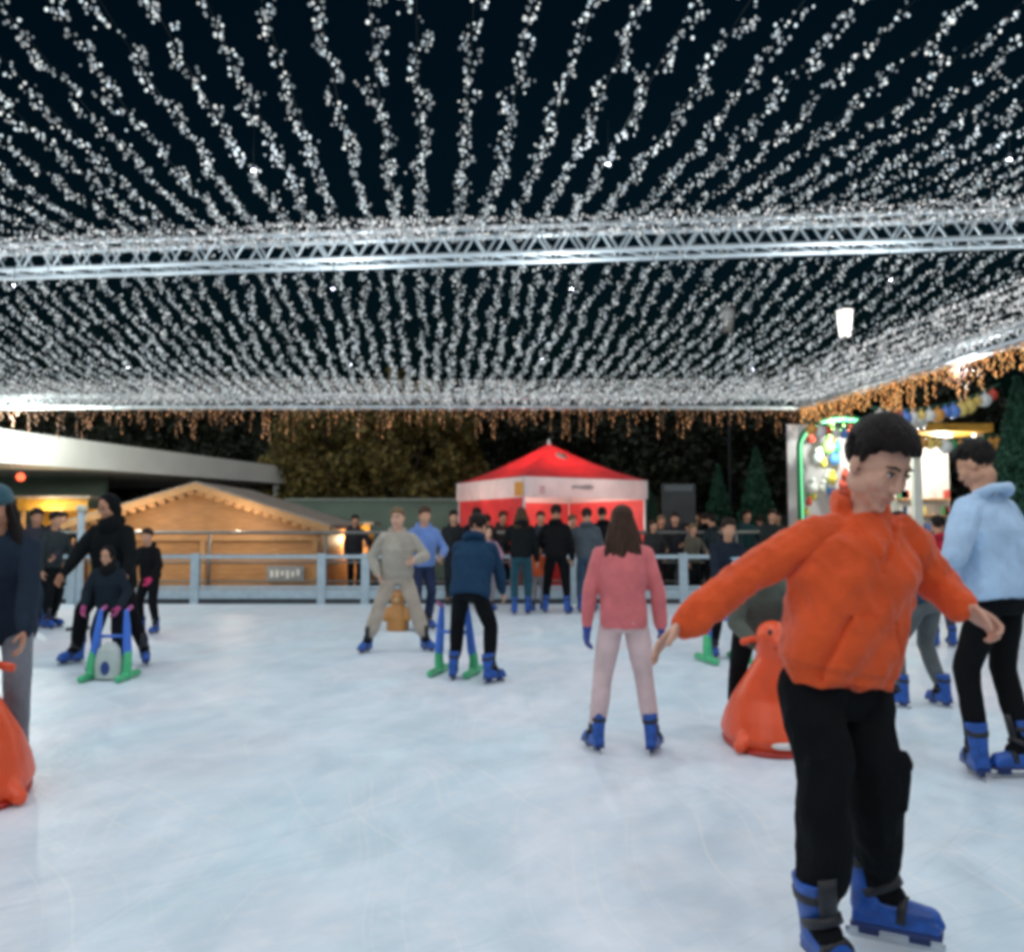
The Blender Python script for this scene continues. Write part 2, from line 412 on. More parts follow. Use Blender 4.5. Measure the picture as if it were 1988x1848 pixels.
while x < 7.0:
    a = T1a + (T1b - T1a) * ((x - T1a.x) / (T1b.x - T1a.x)) - Vector((0, 0, 0.08))
    bx = x + TH * (17 - a.y)
    if bx < 5.75: b = Vector((bx, 17.0, 3.98))
    else:
        # meets the right edge truss
        # param solve: a + s*(TH,1) hits T3 line
        dx, dy = T3b.x - T3a.x, T3b.y - T3a.y
        s_ = ((T3a.x - a.x) * dy - (T3a.y - a.y) * dx) / (TH * dy - dx)
        if s_ < 0.8: x += 0.3; continue
        b = Vector((a.x + TH * s_, a.y + s_, 3.98))
    k = i % 6
    o = place_string(pr2[k], L2, a, b, 'string of white fairy lights over the far half of the rink, beyond the crossing truss', k not in used)
    o['group'] = 'string lights over the far half of the rink'; used.add(k)
    x += 0.245 + random.uniform(-.03, .03); i += 1
# strings added along canopy edges and truss to imitate a pale haze of light
cp_ = [string_proto(9.0, 0.05, 0.010, 0.024, 0.03, M['bulb_far'], 400 + i) for i in range(3)]
used = set()
def cross(a, b, lab, grp):
    k = len(used) % 3 if len(used) < 3 else random.randrange(3)
    o = place_string(cp_[k], 9.0, a, b, lab, k not in used); o['group'] = grp; used.add(k)
for i in range(8):
    yy = 16.75 - .24 * i
    for xa in (-13.4, -4.4): cross((xa, yy, 3.93 + .02 * i), (xa + 9.0, yy, 3.93 + .02 * i), 'fairy light string added crosswise for the pale haze before the far canopy edge', 'haze strings added at the far canopy edge')
for i in range(3):
    for (u0, u1) in ((0.0, .52), (.46, .98)):
        o2 = Vector((0, -.22 * (i + 1), .10)); cross(T1a.lerp(T1b, u0) + o2, T1a.lerp(T1b, u1) + o2, 'fairy light string added for haze beside the lattice truss overhead', 'haze strings added beside the crossing truss')
d3n = (T3b - T3a).normalized(); n3n = Vector((d3n.y, -d3n.x, 0)); n3n = n3n if n3n.x < 0 else -n3n
for i in range(7):
    oo = n3n * (.22 * i + .2)
    for t0 in (0.2, 6.6): cross(T3a + d3n * t0 + oo + UPV * (.02 * i), T3a + d3n * (t0 + 6.4) + oo + UPV * (.02 * i), 'fairy light string added for the pale haze inside the right canopy edge', 'haze strings added at the right canopy edge')
# warm icicle lights under the far and the right edge
def icicle_proto(L_, m, seed, dmin, dmax, dens, r):
    random.seed(seed); o = empty('icicle_light_string')
    c = MB(); c.tube([(0, 0, 0), (L_, 0, 0)], 0.005, 4); B = []
    x = 0.03
    while x < L_:
        ln = random.uniform(dmin, dmax) * random.choice((0.3, 0.6, 1, 1)); c.tube([(x, 0, 0), (x + random.uniform(-.02, .02), 0.01, -ln)], 0.003, 4)
        zz = 0.0
        while zz < ln: B.append((x + random.gauss(0, .012), random.gauss(0, .02), -zz)); zz += dens * random.uniform(.6, 1.4)
        x += random.uniform(0.03, 0.10)
    c.build('cable', M['cable'], o, False, True); tag(bulbs_mb(B, r).build('bulbs', m, o, False, True), None, kind='stuff')
    return o
ip = [icicle_proto(1.5, M['warm'], 300 + i, 0.08, 0.72, 0.05, 0.013) for i in range(4)]
used = set()
for i in range(13):
    k = i % 4; o = ip[k] if k not in used else dup(ip[k]); used.add(k)
    o.location = (-13.4 + 1.5 * i, 16.9, 3.80)
    tag(o, 'length of warm icicle lights dripping from the far edge of the canopy', 'icicle lights', 'warm icicle lights along the far canopy edge')
ip2 = [icicle_proto(1.5, M['warm_near'], 320 + i, 0.22, 0.62, 0.028, 0.013) for i in range(3)]
d3 = (T3b - T3a); n3 = int(d3.length / 1.5) + 1; used = set()
for i in range(n3):
    k = i % 3; o = ip2[k] if k not in used else dup(ip2[k]); used.add(k)
    o.location = T3a + d3.normalized() * (1.5 * i) - Vector((0, 0, 0.14)); o.rotation_euler.z = math.atan2(d3.y, d3.x)
    tag(o, 'length of bright orange icicle lights under the right edge of the canopy', 'icicle lights', 'orange icicle lights along the right canopy edge')
# posts that carry the canopy (outside or at the edge of the picture)
for (x, y, z, lab) in ((T1a.x, T1a.y, 4.3, 'left'), (T1b.x, T1b.y, 4.3, 'right')):
    mb = MB(); 
    for sx in (-.13, .13):
        for sy in (-.13, .13): mb.tube([(x + sx, y + sy, 0), (x + sx, y + sy, z)], 0.024, 8)
    r = empty('truss_post', (x, y, 0)); mb.build('chord', M['alu'], r)
    br = MB(); zz = 0.1
    while zz < z - .3: br.tube([(x - .13, y - .13, zz), (x + .13, y - .13, zz + .15), (x - .13, y - .13, zz + .3)], 0.01, 5); zz += .3
    br.build('lattice', M['alu'], r); tag(r, 'silver lattice post holding the crossing truss at its %s end' % lab, 'post')
# bare lamps added between the strings, in a grid, to light the rink
random.seed(5)
bl = bpy.data.lights.new('added_canopy_lamp', 'POINT'); bl.energy = 27; bl.shadow_soft_size = 0.03; bl.color = (0.92, 0.97, 1.0)
lp = None
for iy in range(6):
    for ix in range(6):
        x = -8.2 + ix * 3.0 + random.uniform(-.4, .4); y = -2.5 + iy * 2.9 + random.uniform(-.4, .4); z = 3.92 - (0.25 if y > 10 else 0)
        if lp is None:
            lp = empty('added_canopy_lamp'); 
            MB().tube([(0, 0, .045), (0, 0, .36)], 0.004, 5).build('cable', M['cable'], lp, False, True)
            MB().tube([(0, 0, .035), (0, 0, .08)], [.016, .012], 8).build('socket', M['black'], lp, False, True)
            b_ = bpy.data.objects.new('lamp_light', bl); COL.objects.link(b_); b_.parent = lp; o = lp
        else: o = dup(lp)
        o.location = (x, y, z)
        tag(o, 'bare bulb added among the fairy light strings to light the rink', 'lamp', 'bulbs added among the strings to light the rink')

# ================================================================== PEOPLE
UP = Vector((0, 0, 1))
def V(*a): return Vector(a)
def ik(a, b, l1, l2, hint):
    """middle joint of a two-bone chain a->b bending towards hint"""
    d = b - a; L_ = min(d.length, (l1 + l2) * 0.999); dn = d.normalized()
    c = (l1 * l1 - l2 * l2 + L_ * L_) / (2 * L_); h = math.sqrt(max(l1 * l1 - c * c, 0))
    hn = (hint - dn * hint.dot(dn)); hn = hn.normalized() if hn.length > 1e-4 else dn.orthogonal().normalized()
    return a + dn * c + hn * h
def yawdir(deg):
    """0 = facing the camera (towards -Y), 90 = facing picture right"""
    a = R(deg); return Vector((math.sin(a), -math.cos(a), 0))
SKIN1 = (0.52, 0.27, 0.17); SKIN2 = (0.42, 0.20, 0.12); SKIN3 = (0.62, 0.36, 0.25)
BL = (0.012, 0.014, 0.018)

def hand(mb, wr, d, n, side, s=1.0, curl=0.5, thick=1.0):
    """palm + five fingers. d: pointing direction, n: palm normal (fingers curl towards n), side: +1/-1 where the thumb is along d x n"""
    d = d.normalized(); n = (n - d * n.dot(d)).normalized(); r = d.cross(n) * side
    L_ = 0.09 * s
    mb.loft([(wr - d * 0.012 * s, r * .026 * s * thick, n * .020 * s * thick), (wr + d * .02 * s, r * .034 * s * thick, n * .018 * s * thick),
             (wr + d * .06 * s, r * .042 * s * thick, n * .015 * s * thick), (wr + d * L_, r * .040 * s * thick, n * .012 * s * thick)], 12)
    for i, (off, ln) in enumerate(((.030, .074), (.010, .084), (-.011, .078), (-.030, .060))):
        p = wr + d * (L_ - .008 * s) + r * off * s; ang = 0.10 + curl * (0.35 + .05 * i); dd = d.copy(); pts = [p]; rr = [.0095 * s * thick]
        spread = r * off * 1.2
        for q, fr in enumerate((.46, .30, .24)):
            dir_ = (d * math.cos(ang) + n * math.sin(ang) + spread).normalized()
            p = p + dir_ * ln * fr * s; pts.append(p); rr.append((.0088 - .0009 * q) * s * thick); ang += curl * (0.95 - .2 * q)
        mb.limb(pts, rr, 8)
    p = wr + d * .022 * s + r * .030 * s; ang = .75; pts = [p]; rr = [.013 * s * thick]
    for fr in (.036, .030, .024):
        dir_ = (d * math.cos(ang) + r * math.sin(ang) + n * (.35 + curl * .4)).normalized()
        p = p + dir_ * fr * s; pts.append(p); rr.append(.0105 * s * thick); ang -= .3 + curl * .25
    mb.limb(pts, rr, 8)

def head_frame(f, u):
    f = f.normalized(); u = (u - f * u.dot(f)).normalized(); r = f.cross(u); return r, f, u
def head(mb, c, fr, s, detail):
    r, f, u = fr; A = [tuple(r), tuple(f), tuple(u)]
    P = lambda x, y, z: c + (r * x + f * y + u * z) * s
    E = lambda x, y, z, a, b, d, n=14, m=10: mb.ell(P(x, y, z), a * s, b * s, d * s, A, n, m)
    E(0, -.012, .032, .075, .094, .088, 20, 14)
    E(0, .018, -.035, .060, .070, .078, 18, 12)
    E(0, .030, -.075, .044, .050, .042)
    E(0, .066, -.104, .022, .020, .018)
    E(0, .066, .030, .050, .020, .018)
    for sx in (-1, 1):
        E(sx * .038, .050, -.026, .027, .034, .030); E(sx * .078, -.012, -.006, .010, .020, .032)
        E(sx * .048, .0, -.062, .022, .045, .032)
    mb.limb([P(0, .084, .018), P(0, .093, -.010), P(0, .103, -.030)], [.009 * s, .0105 * s, .0125 * s], 8)
    for sx in (-1, 1): E(sx * .011, .090, -.033, .009, .011, .008)
    if detail:
        for sx in (-1, 1): E(sx * .031, .076, .008, .017, .012, .011)
    E(0, .082, -.062, .024, .012, .007); E(0, .080, -.073, .020, .012, .008)
def face_parts(root, c, fr, s, brow=(0.02, 0.015, 0.012), lip=(0.50, 0.22, 0.17)):
    r, f, u = fr; A = [tuple(r), tuple(f), tuple(u)]
    P = lambda x, y, z: c + (r * x + f * y + u * z) * s
    for sx in (-1, 1):
        e = MB().ell(P(sx * .031, .0835, .008), .0112 * s, .007 * s, .0048 * s, A, 12, 8).build('eye', _eye(0), root, True)
        MB().ell(P(sx * .031 , .0875, .0075), .0055 * s, .004 * s, .0056 * s, A, 10, 6).build('iris', _eye(1), e, True)
        MB().limb([P(sx * .012, .0925, .028), P(sx * .030, .0905, .034), P(sx * .050, .078, .029)], [.0035 * s, .0042 * s, .0025 * s], 8).build('eyebrow', hairm(brow), root, True)
        MB().limb([P(sx * .018, .087, .0135), P(sx * .031, .0905, .0165), P(sx * .044, .083, .013)], [.0018 * s, .0028 * s, .0018 * s], 6).build('eyelashes', hairm(brow), root, True)
    m = MB(); m.limb([P(-.024, .084, -.066), P(-.008, .0945, -.061), P(0, .0945, -.0625), P(.008, .0945, -.061), P(.024, .084, -.066)], [.003 * s, .0055 * s, .005 * s, .0055 * s, .003 * s], 8)
    m.limb([P(-.022, .083, -.067), P(0, .0925, -.073), P(.022, .083, -.067)], [.003 * s, .007 * s, .003 * s], 8)
    m.build('lips', skinm(lip), root, True)
def _eye(i):
    k = ('eye', i)
    if k not in _mc: _mc[k] = mat('eye', [(0.6, 0.6, 0.58), (0.02, 0.012, 0.008)][i], 0.2, 0.02, 5, 0)
    return _mc[k]
def short_hair(root, c, fr, s, col, vol=1.0, voxel=.005, fringe=True, seed=1):
    r, f, u = fr; A = [tuple(r), tuple(f), tuple(u)]; random.seed(seed); mb = MB()
    P = lambda x, y, z: c + (r * x + f * y + u * z) * s
    mb.ell(P(0, -.022, .050), .080 * s, .092 * s, .083 * s * vol, A, 20, 14)
    for i in range(260):
        th = random.uniform(0, 2 * math.pi); ph = math.acos(random.uniform(-.45, 1))
        x, y, z = math.sin(ph) * math.cos(th), math.sin(ph) * math.sin(th), math.cos(ph)
        if y > .30 and z < .42: continue
        if y > .0 and z < .16: continue
        if abs(x) > .7 and z < -.1 and y > -.2: continue
        pts = []; dd = Vector((random.uniform(-.3, .3) + .5 * x, (.9 if z > .25 else .05), -.75 if z < .25 else -.05))
        q_ = Vector((x, y, z))
        for k in range(4):
            kk = 1.0 + (.10 * vol - .03) * (1 if q_.z > .2 else .45) * (1 + (.20 if vol > 1.2 else .10) * random.random())
            if q_.y > .55 and q_.z < .34: break
            pts.append(P(q_.x * .081 * kk, -.014 + q_.y * .098 * kk, .042 + q_.z * .088 * kk * (1 + .12 * (vol - 1))))
            t_ = (dd - q_ * dd.dot(q_)); q_ = (q_ + t_.normalized() * .17).normalized()
        if len(pts) > 1: mb.limb(pts, [.013 * s, .013 * s, .010 * s, .006 * s][:len(pts)], 6)
    return fuse(mb, 'hair', hairm(col), root, voxel * s, 1)
def long_hair(root, c, fr, s, col, length=.38, voxel=.007, seed=1, spread=.08):
    r, f, u = fr; A = [tuple(r), tuple(f), tuple(u)]; random.seed(seed); mb = MB()
    P = lambda x, y, z: c + (r * x + f * y + u * z) * s
    mb.ell(P(0, -.022, .042), .084 * s, .092 * s, .086 * s, A, 20, 14)
    mb.ell(P(0, -.05, -.03), .078 * s, .06 * s, .09 * s, A, 16, 12)
    for i in range(90):
        t = random.uniform(-1, 1); x0 = t * .082; y0 = -.045 - random.uniform(.02, .05) * (1 - t * t) + (.06 if abs(t) > .85 else 0)
        ln = length * random.uniform(.80, 1.04) * (1 - .10 * t * t)
        q = random.uniform(-.02, .02); top = P(x0 * .9, y0, .03)
        pts = [top]; n = 6
        for k in range(1, n + 1):
            g = k / n; pts.append(top + (r * (t * spread * g * .9 + q * math.sin(3 * g + i)) - f * (.035 * math.sin(g * 2.2)) ) * s - UP * ln * g * s)
        mb.limb(pts, [.018 * s] * 3 + [.020 * s, .018 * s, .013 * s, .006 * s], 6)
    return fuse(mb, 'hair', hairm(col), root, voxel * s, 1)

# ---- one skate, modelled once at the origin: ankle joint at 0, toe along +Y, sole down
def make_skate():
    o = empty('skate'); o.location = (0, 0, 0)
    b = MB()
    b.limb([(0, -.035, -.045), (0, .03, -.055), (0, .10, -.062), (0, .150, -.064)], [.044, .043, .042, .036], 14)
    b.box((0, .055, -.085), (.078, .25, .03)); b.ell((0, .155, -.078), .038, .04, .024, n=14)
    b.loft([((0, -.022, -.06), (.046, 0, 0), (0, .056, 0)), ((0, -.018, 0), (.046, 0, 0), (0, .056, 0)), ((0, -.012, .07), (.051, 0, 0), (0, .062, 0)), ((0, -.005, .135), (.057, 0, 0), (0, .068, 0))], 18)
    fuse(b, 'shell', M['boot'], o, .006, 2, None, True)
    # tongue, sole and straps
    MB().loft([((0, .045, .0), (.026, 0, 0), (0, .018, .004)), ((0, .062, .09), (.030, 0, 0), (0, .014, 0)), ((0, .076, .165), (.030, 0, 0), (0, .010, 0))], 14).build('tongue', M['black'], o, True, True)
    for (c, a, bb) in (((0, -.010, .085), (.056, 0, 0), (0, .068, .008)), ((0, .010, .010), (.053, 0, 0), (0, .066, .030)), ((0, .075, -.055), (.049, 0, 0), (0, .006, .044))):
        r_ = MB(); c = Vector(c); a = Vector(a); bb = Vector(bb); nn = a.cross(bb).normalized() * .013
        r_.loft([(c - nn, a, bb), (c + nn, a, bb)], 22); r_.build('strap', M['black'], o, True, True)
    so = MB(); so.box((0, .055, -.107), (.072, .26, .014)); so.box((0, -.025, -.125), (.03, .06, .03)); so.box((0, .12, -.125), (.03, .06, .03)); so.build('sole', plastic((0.02, 0.04, 0.16)), o, False, True)
    bl_ = MB(); bl_.tube([(0, -.095, -.142), (0, .19, -.142)], .012, 4, .16, (0, 0, 1)); bl_.box((0, .05, -.145), (.004, .27, .026)); bl_.build('blade', M['steel'], o, False, True)
    return o
SK = [make_skate(), False]
ANK = .158            # ankle height above the ice
def put_skate(root, ank, toe, s, up=None, tilt=0.0):
    if not SK[1]: o = SK[0]; SK[1] = True
    else: o = dup(SK[0])
    o.parent = root
    y = toe.normalized(); u = (up or UP); x = y.cross(u).normalized(); z = x.cross(y)
    m = Matrix((x * s, y * s, z * s)).transposed().to_4x4(); m.translation = ank - parent_world(root); o.matrix_basis = m
    for c in o.children: pass
    return o

def person(name_label, J, jacket=(.02, .03, .05), trousers=BL, skin=SKIN1, hair=(0.015, 0.010, 0.008), hairstyle='short', s=1.0, lod=1,
           bulk=1.0, leg=1.0, skates=True, gloves=None, curl=.5, cuff=True, hood=True, group=None, hands=True, flare=1.0, jdisp=None, tdisp=None, hem=0.0, hatcol=None, coat=0.0, face=False, hairlen=.36, hairspread=.08, extra=None, headk=1.0, handk=1.0, trcut=.17, hoodk=1.0, skk=1.0):
    """J: world joints hipL/R kneeL/R ankL/R toeL/R shL/R elL/R wrL/R neck head hf hu tf"""
    base = (J['ankL'] + J['ankR']) / 2
    root = empty('person', (base.x, base.y, 0)); tag(root, name_label, 'person', group)
    vx = {0: .0045, 1: .008, 2: .011}[lod]
    f = J['tf'].normalized(); rr = (J['shR'] - J['shL']); rr = (rr - f * rr.dot(f)); 
    pel = (J['hipL'] + J['hipR']) / 2; neck = J['neck']; chest = (J['shL'] + J['shR']) / 2
    up = (chest - pel).normalized(); rx = rr.normalized(); fx = up.cross(rx).normalized() 
    if fx.dot(f) < 0: fx = -fx
    hx = (J['hipR'] - J['hipL']).normalized(); sw = (J['shR'] - J['shL']).length / 2
    hc = J['head']; fr = head_frame(J['hf'], J['hu'])
    # ---- body: one continuous skin
    b = MB()
    head(b, hc, fr, s * headk, lod < 2)
    nb = hc - fr[2] * .07 * s - fr[1] * .022 * s
    b.limb([nb, neck - UP * .0, chest - up * .02 * s], [.052 * s, .056 * s, .07 * s], 14)
    b.loft([(pel - up * .05 * s, hx * .13 * s, fx * .09 * s), (pel + up * .08 * s, hx * .125 * s, fx * .09 * s), (pel.lerp(chest, .6), rx * .14 * s, fx * .10 * s), (chest, rx * (sw * .85), fx * .07 * s), (chest + up * .05 * s, rx * .06 * s, fx * .05 * s)], 16)
    for q in 'LR':
        b.limb([chest.lerp(J['sh' + q], .5), J['sh' + q], J['el' + q], J['wr' + q]], [.05 * s, .045 * s, .037 * s, .027 * s], 10)
        b.limb([pel, J['hip' + q], J['knee' + q], J['ank' + q]], [.09 * s, .078 * s, .052 * s, .040 * s], 12)
        b.ell(J['ank' + q] + J['toe' + q].normalized() * .04 * s - UP * .04 * s, .03 * s, .03 * s, .03 * s)
        if hands:
            d = (J['wr' + q] - J['el' + q]).normalized(); d = J.get('hd' + q, d); n = J.get('hn' + q, (fx * .4 - rx * (1 if q == 'R' else -1)).normalized())
            th = 1 if d.cross(n).dot(J.get('th' + q, fx)) > 0 else -1
            hs = J.get('curl' + q, curl)
            hand(b, J['wr' + q], d, n, th, s * handk, hs)
            if gloves is not None:
                g = MB(); hand(g, J['wr' + q], d, n, th, s * 1.12, hs, 1.15); g.limb([J['wr' + q] - d * .03 * s, J['wr' + q] + d * .01 * s], [.038 * s, .036 * s], 10)
                fuse(g, 'glove', cloth(gloves), root, max(vx, .005), 1)
    fuse(b, 'body', skinm(skin), root, vx, 2)
    if lod < 2 or face: face_parts(root, hc, fr, s * headk)
    # ---- trousers
    t = MB()
    t.loft([(pel - up * .10 * s, hx * .12 * s * leg, fx * .09 * s), (pel - up * .04 * s, hx * .165 * s * leg, fx * .120 * s), (pel + up * .04 * s, hx * .160 * s * leg, fx * .118 * s), (pel + up * .12 * s, hx * .150 * s, fx * .112 * s)], 20)
    for q in 'LR':
        hp, kn, an = J['hip' + q], J['knee' + q], J['ank' + q]; top = an.lerp(kn, trcut)
        t.limb([hp, hp.lerp(kn, .5), kn, kn.lerp(an, .45), top.lerp(kn, .14), top], [.088 * s * leg, .088 * s * leg, .074 * s * leg, .068 * s * leg * flare, .062 * s * leg * flare, .054 * s * flare], 14)
    if extra: extra(t)
    fuse(t, 'trousers', cloth(trousers), root, max(vx, .006), 2, tdisp or folds(.012 * s, 8, 3.0))
    if lod < 2 and skates:
        for q in 'LR':
            an, kn = J['ank' + q], J['knee' + q]; MB().limb([an + J['toe' + q].normalized() * .055 * s - UP * .02 * s, an, an.lerp(kn, .32)], [.045 * s, .051 * s, .052 * s], 12).build('sock', cloth((0.012, 0.013, 0.016)), root, True)
    # ---- jacket
    if jacket is not None:
        j = MB(); hb = pel + up * (-.02 - hem) * s
        j.loft([(hb, hx * .180 * s * bulk, fx * .134 * s * bulk), (hb + up * .06 * s, hx * .188 * s * bulk, fx * .140 * s * bulk), (pel.lerp(chest, .4), (hx + rx).normalized() * .178 * s * bulk, fx * .142 * s * bulk),
                (pel.lerp(chest, .72), rx * .195 * s * bulk, fx * .148 * s * bulk), (chest - up * .02 * s, rx * (sw + .010 * s), fx * .115 * s * bulk), (chest + up * .025 * s, rx * (sw - .030 * s), fx * .095 * s), (chest + up * .060 * s, rx * .100 * s, fx * .080 * s), (chest + up * .085 * s, rx * .074 * s, fx * .072 * s)], 24)
        for q in 'LR':
            a, e, w_ = J['sh' + q], J['el' + q], J['wr' + q]
            j.limb([chest.lerp(a, .55), a, a.lerp(e, .5), e, e.lerp(w_, .6), e.lerp(w_, .86), w_ - (w_ - e).normalized() * .01], [.078 * s, .068 * s * min(bulk, 1.1), .066 * s * min(bulk, 1.1), .061 * s * min(bulk, 1.08), .054 * s * min(bulk, 1.06), .047 * s * min(bulk, 1.04), .038 * s], 12)
        if hood:
            hcn = neck - fx * .055 * s + up * .0 * s
            for k in range(22):
                a_ = math.pi * (k * .4 - 1.2) / 5.6; j.ell(hcn + (rx * math.cos(a_) * .088 - fx * math.sin(a_) * .060) * s + up * (.002 + .020 * math.sin(a_)) * s, .034 * s, .036 * s, .040 * s * hoodk)
        if coat:
            j.loft([(pel - up * coat * s, hx * .2 * s, fx * .15 * s), (pel, hx * .175 * s, fx * .135 * s)], 20)
        fuse(j, 'jacket', cloth(jacket), root, max(vx, .006), 2, jdisp or folds(.016 * s, 7, 1.0))
    # ---- hair
    if hairstyle == 'short': short_hair(root, hc, fr, s * headk, hair, 1.35 if lod == 0 else 1.0, .0042 if lod == 0 else .0055 if lod < 2 else .009, True, 4)
    elif hairstyle == 'long': long_hair(root, hc, fr, s, hair, hairlen, .007 if lod < 2 else .010, 1, hairspread)
    elif hairstyle == 'hood':
        h = MB(); r, ff, u = fr; A = [tuple(r), tuple(ff), tuple(u)]
        h.ell(hc - ff * .032 * s + u * .03 * s, .100 * s, .100 * s, .112 * s, A, 18, 12); h.ell(hc - ff * .045 * s - u * .05 * s, .095 * s, .085 * s, .10 * s, A, 16, 10)
        h.limb([hc - u * .10 * s - ff * .02 * s, neck - UP * .03 * s], [.085 * s, .12 * s], 16)
        fuse(h, 'hood', cloth(hatcol or jacket or BL), root, .009, 2, folds(.01, 14, 5))
    if hatcol is not None and hairstyle != 'hood':
        h = MB(); r, ff, u = fr; A = [tuple(r), tuple(ff), tuple(u)]
        h.ell(hc - ff * .014 * s + u * .060 * s, .090 * s, .106 * s, .080 * s, A, 18, 12); h.loft([(hc + u * .035 * s - ff * .01 * s, r * .092 * s, ff * .108 * s), (hc + u * .065 * s - ff * .01 * s, r * .094 * s, ff * .110 * s)], 20)
        fuse(h, 'beanie', cloth(hatcol), root, .008, 2)
    if skates:
        for q in 'LR': put_skate(root, J['ank' + q], J['toe' + q], s * skk, J.get('su' + q, ((J['knee' + q] - J['ank' + q]).normalized() * .6 + UP * .4).normalized()))
    else:
        for q in 'LR':
            a = J['ank' + q]; t_ = J['toe' + q].normalized(); z0 = a.z
            sh = MB(); sh.limb([a + UP * .03, a - UP * (z0 - .05)], [.055 * s, .05 * s], 10); sh.limb([a - UP * (z0 - .045) - t_ * .03, a - UP * (z0 - .04) + t_ * .13 * s], [.045, .038], 10)
            fuse(sh, 'shoe', M['black'], root, .012, 1)
    return root

def pose(x, yfeet, H, yaw=0, lean=8, stance=.24, stride=0.0, drop=0.02, hands=((-.28, .05, .78), (.28, .05, .78)), toes=(12, 12), look=None, down=8, d=None, twist=0, sway=0.0):
    """generic figure by forward placement: x, yfeet picture place of the feet; hands: (right, forward, height) in metres * H/1.75 for the person's L,R hand"""
    g = G(x, yfeet) if d is None else Vector((W(x, yfeet, d).x, d, 0))
    s = H / 1.80; f = yawdir(yaw); r = f.cross(UP)          # r: the person's right
    J = {}; P = lambda a, b, c: g + r * a + f * b + UP * c
    an = ANK * s
    J['ankL'] = P(-stance / 2, stride / 2, an); J['ankR'] = P(stance / 2, -stride / 2, an)
    def rot(v, deg): return Matrix.Rotation(R(deg), 3, 'Z') @ v
    J['toeL'] = rot(f, toes[0]); J['toeR'] = rot(f, -toes[1])
    leg = .86 * s - .09 * s
    hz = an + math.sqrt(max((.80 * s) ** 2 - (max(stance / 2 - .09 * s, 0)) ** 2 - (stride / 2) ** 2, .2)) - drop
    ln = R(lean); tu = (UP * math.cos(ln) + f * math.sin(ln)); back = -f * math.sin(ln) * .16 * s
    pel = P(sway, 0, hz + .02) + back
    J['hipL'] = pel - r * .085 * s; J['hipR'] = pel + r * .085 * s
    for q, sg in (('L', -1), ('R', 1)): J['knee' + q] = ik(J['hip' + q], J['ank' + q], .41 * s, .41 * s, f + r * sg * .25)
    rt = rot(r, -twist); ft = rot(f, -twist)
    ch = pel + tu * .455 * s
    J['shL'] = ch - rt * .165 * s; J['shR'] = ch + rt * .165 * s; J['neck'] = ch + tu * .085 * s
    ft2 = (ft * math.cos(ln) - UP * math.sin(ln)); J['tf'] = ft2
    lk = yawdir(look) if look is not None else f
    dn = R(down); J['hf'] = lk * math.cos(dn) - UP * math.sin(dn); J['hu'] = UP * math.cos(dn) + lk * math.sin(dn)
    J['head'] = J['neck'] + tu * .115 * s + UP * .045 * s + lk * .02 * s
    for q, sg, hh in (('L', -1, hands[0]), ('R', 1, hands[1])):
        t = P(hh[0] * s, hh[1] * s, hh[2] * s); a = J['sh' + q]; v = t - a
        if v.length > .54 * s: t = a + v.normalized() * .54 * s
        J['wr' + q] = t; J['el' + q] = ik(a, t, .285 * s, .26 * s, -f * .6 + r * sg * .7 - UP * .2)
    return J, s

# ------------------------------------------------------------------ the boy in the orange hoodie
D0 = 2.76
def wj(x, y, dd=0.0): return W(x, y, D0 + dd)
J = dict(hipR=wj(1575, 1330, -.02), hipL=wj(1672, 1335, .05), kneeR=wj(1603, 1535, -.10), kneeL=wj(1705, 1525, .0),
         ankR=wj(1592, 1790, -.10), ankL=wj(1700, 1722, .10),
         shR=wj(1582, 1036, .00), shL=wj(1752, 1040, .02), elR=wj(1437, 1122, .02), elL=wj(1815, 1130, .06), wrR=wj(1322, 1215, -.04), wrL=wj(1873, 1180, -.06),
         neck=wj(1685, 985, -.0), head=wj(1706, 903, -.06))
J['tf'] = Vector((.16, -.97, -.12)); J['hf'] = Vector((.28, -.82, -.52)); J['hu'] = Vector((.16, -.22, .96))
J['toeR'] = Vector((.20, -.97, -.10)); J['toeL'] = Vector((.86, -.50, .02)); J['suL'] = Vector((.05, 0, 1)); J['suR'] = Vector((-.18, -.02, 1))
J['ankR'].z = max(J['ankR'].z, .16)
J['hdR'] = Vector((-.78, -.25, -.58)); J['hnR'] = Vector((.75, -.35, -.35)); J['thR'] = Vector((.3, -1, 0)); J['curlR'] = .28
J['hdL'] = Vector((.62, -.30, -.42)); J['hnL'] = Vector((-.5, -.45, -.75)); J['thL'] = Vector((-.2, -.6, .5)); J['curlL'] = .95
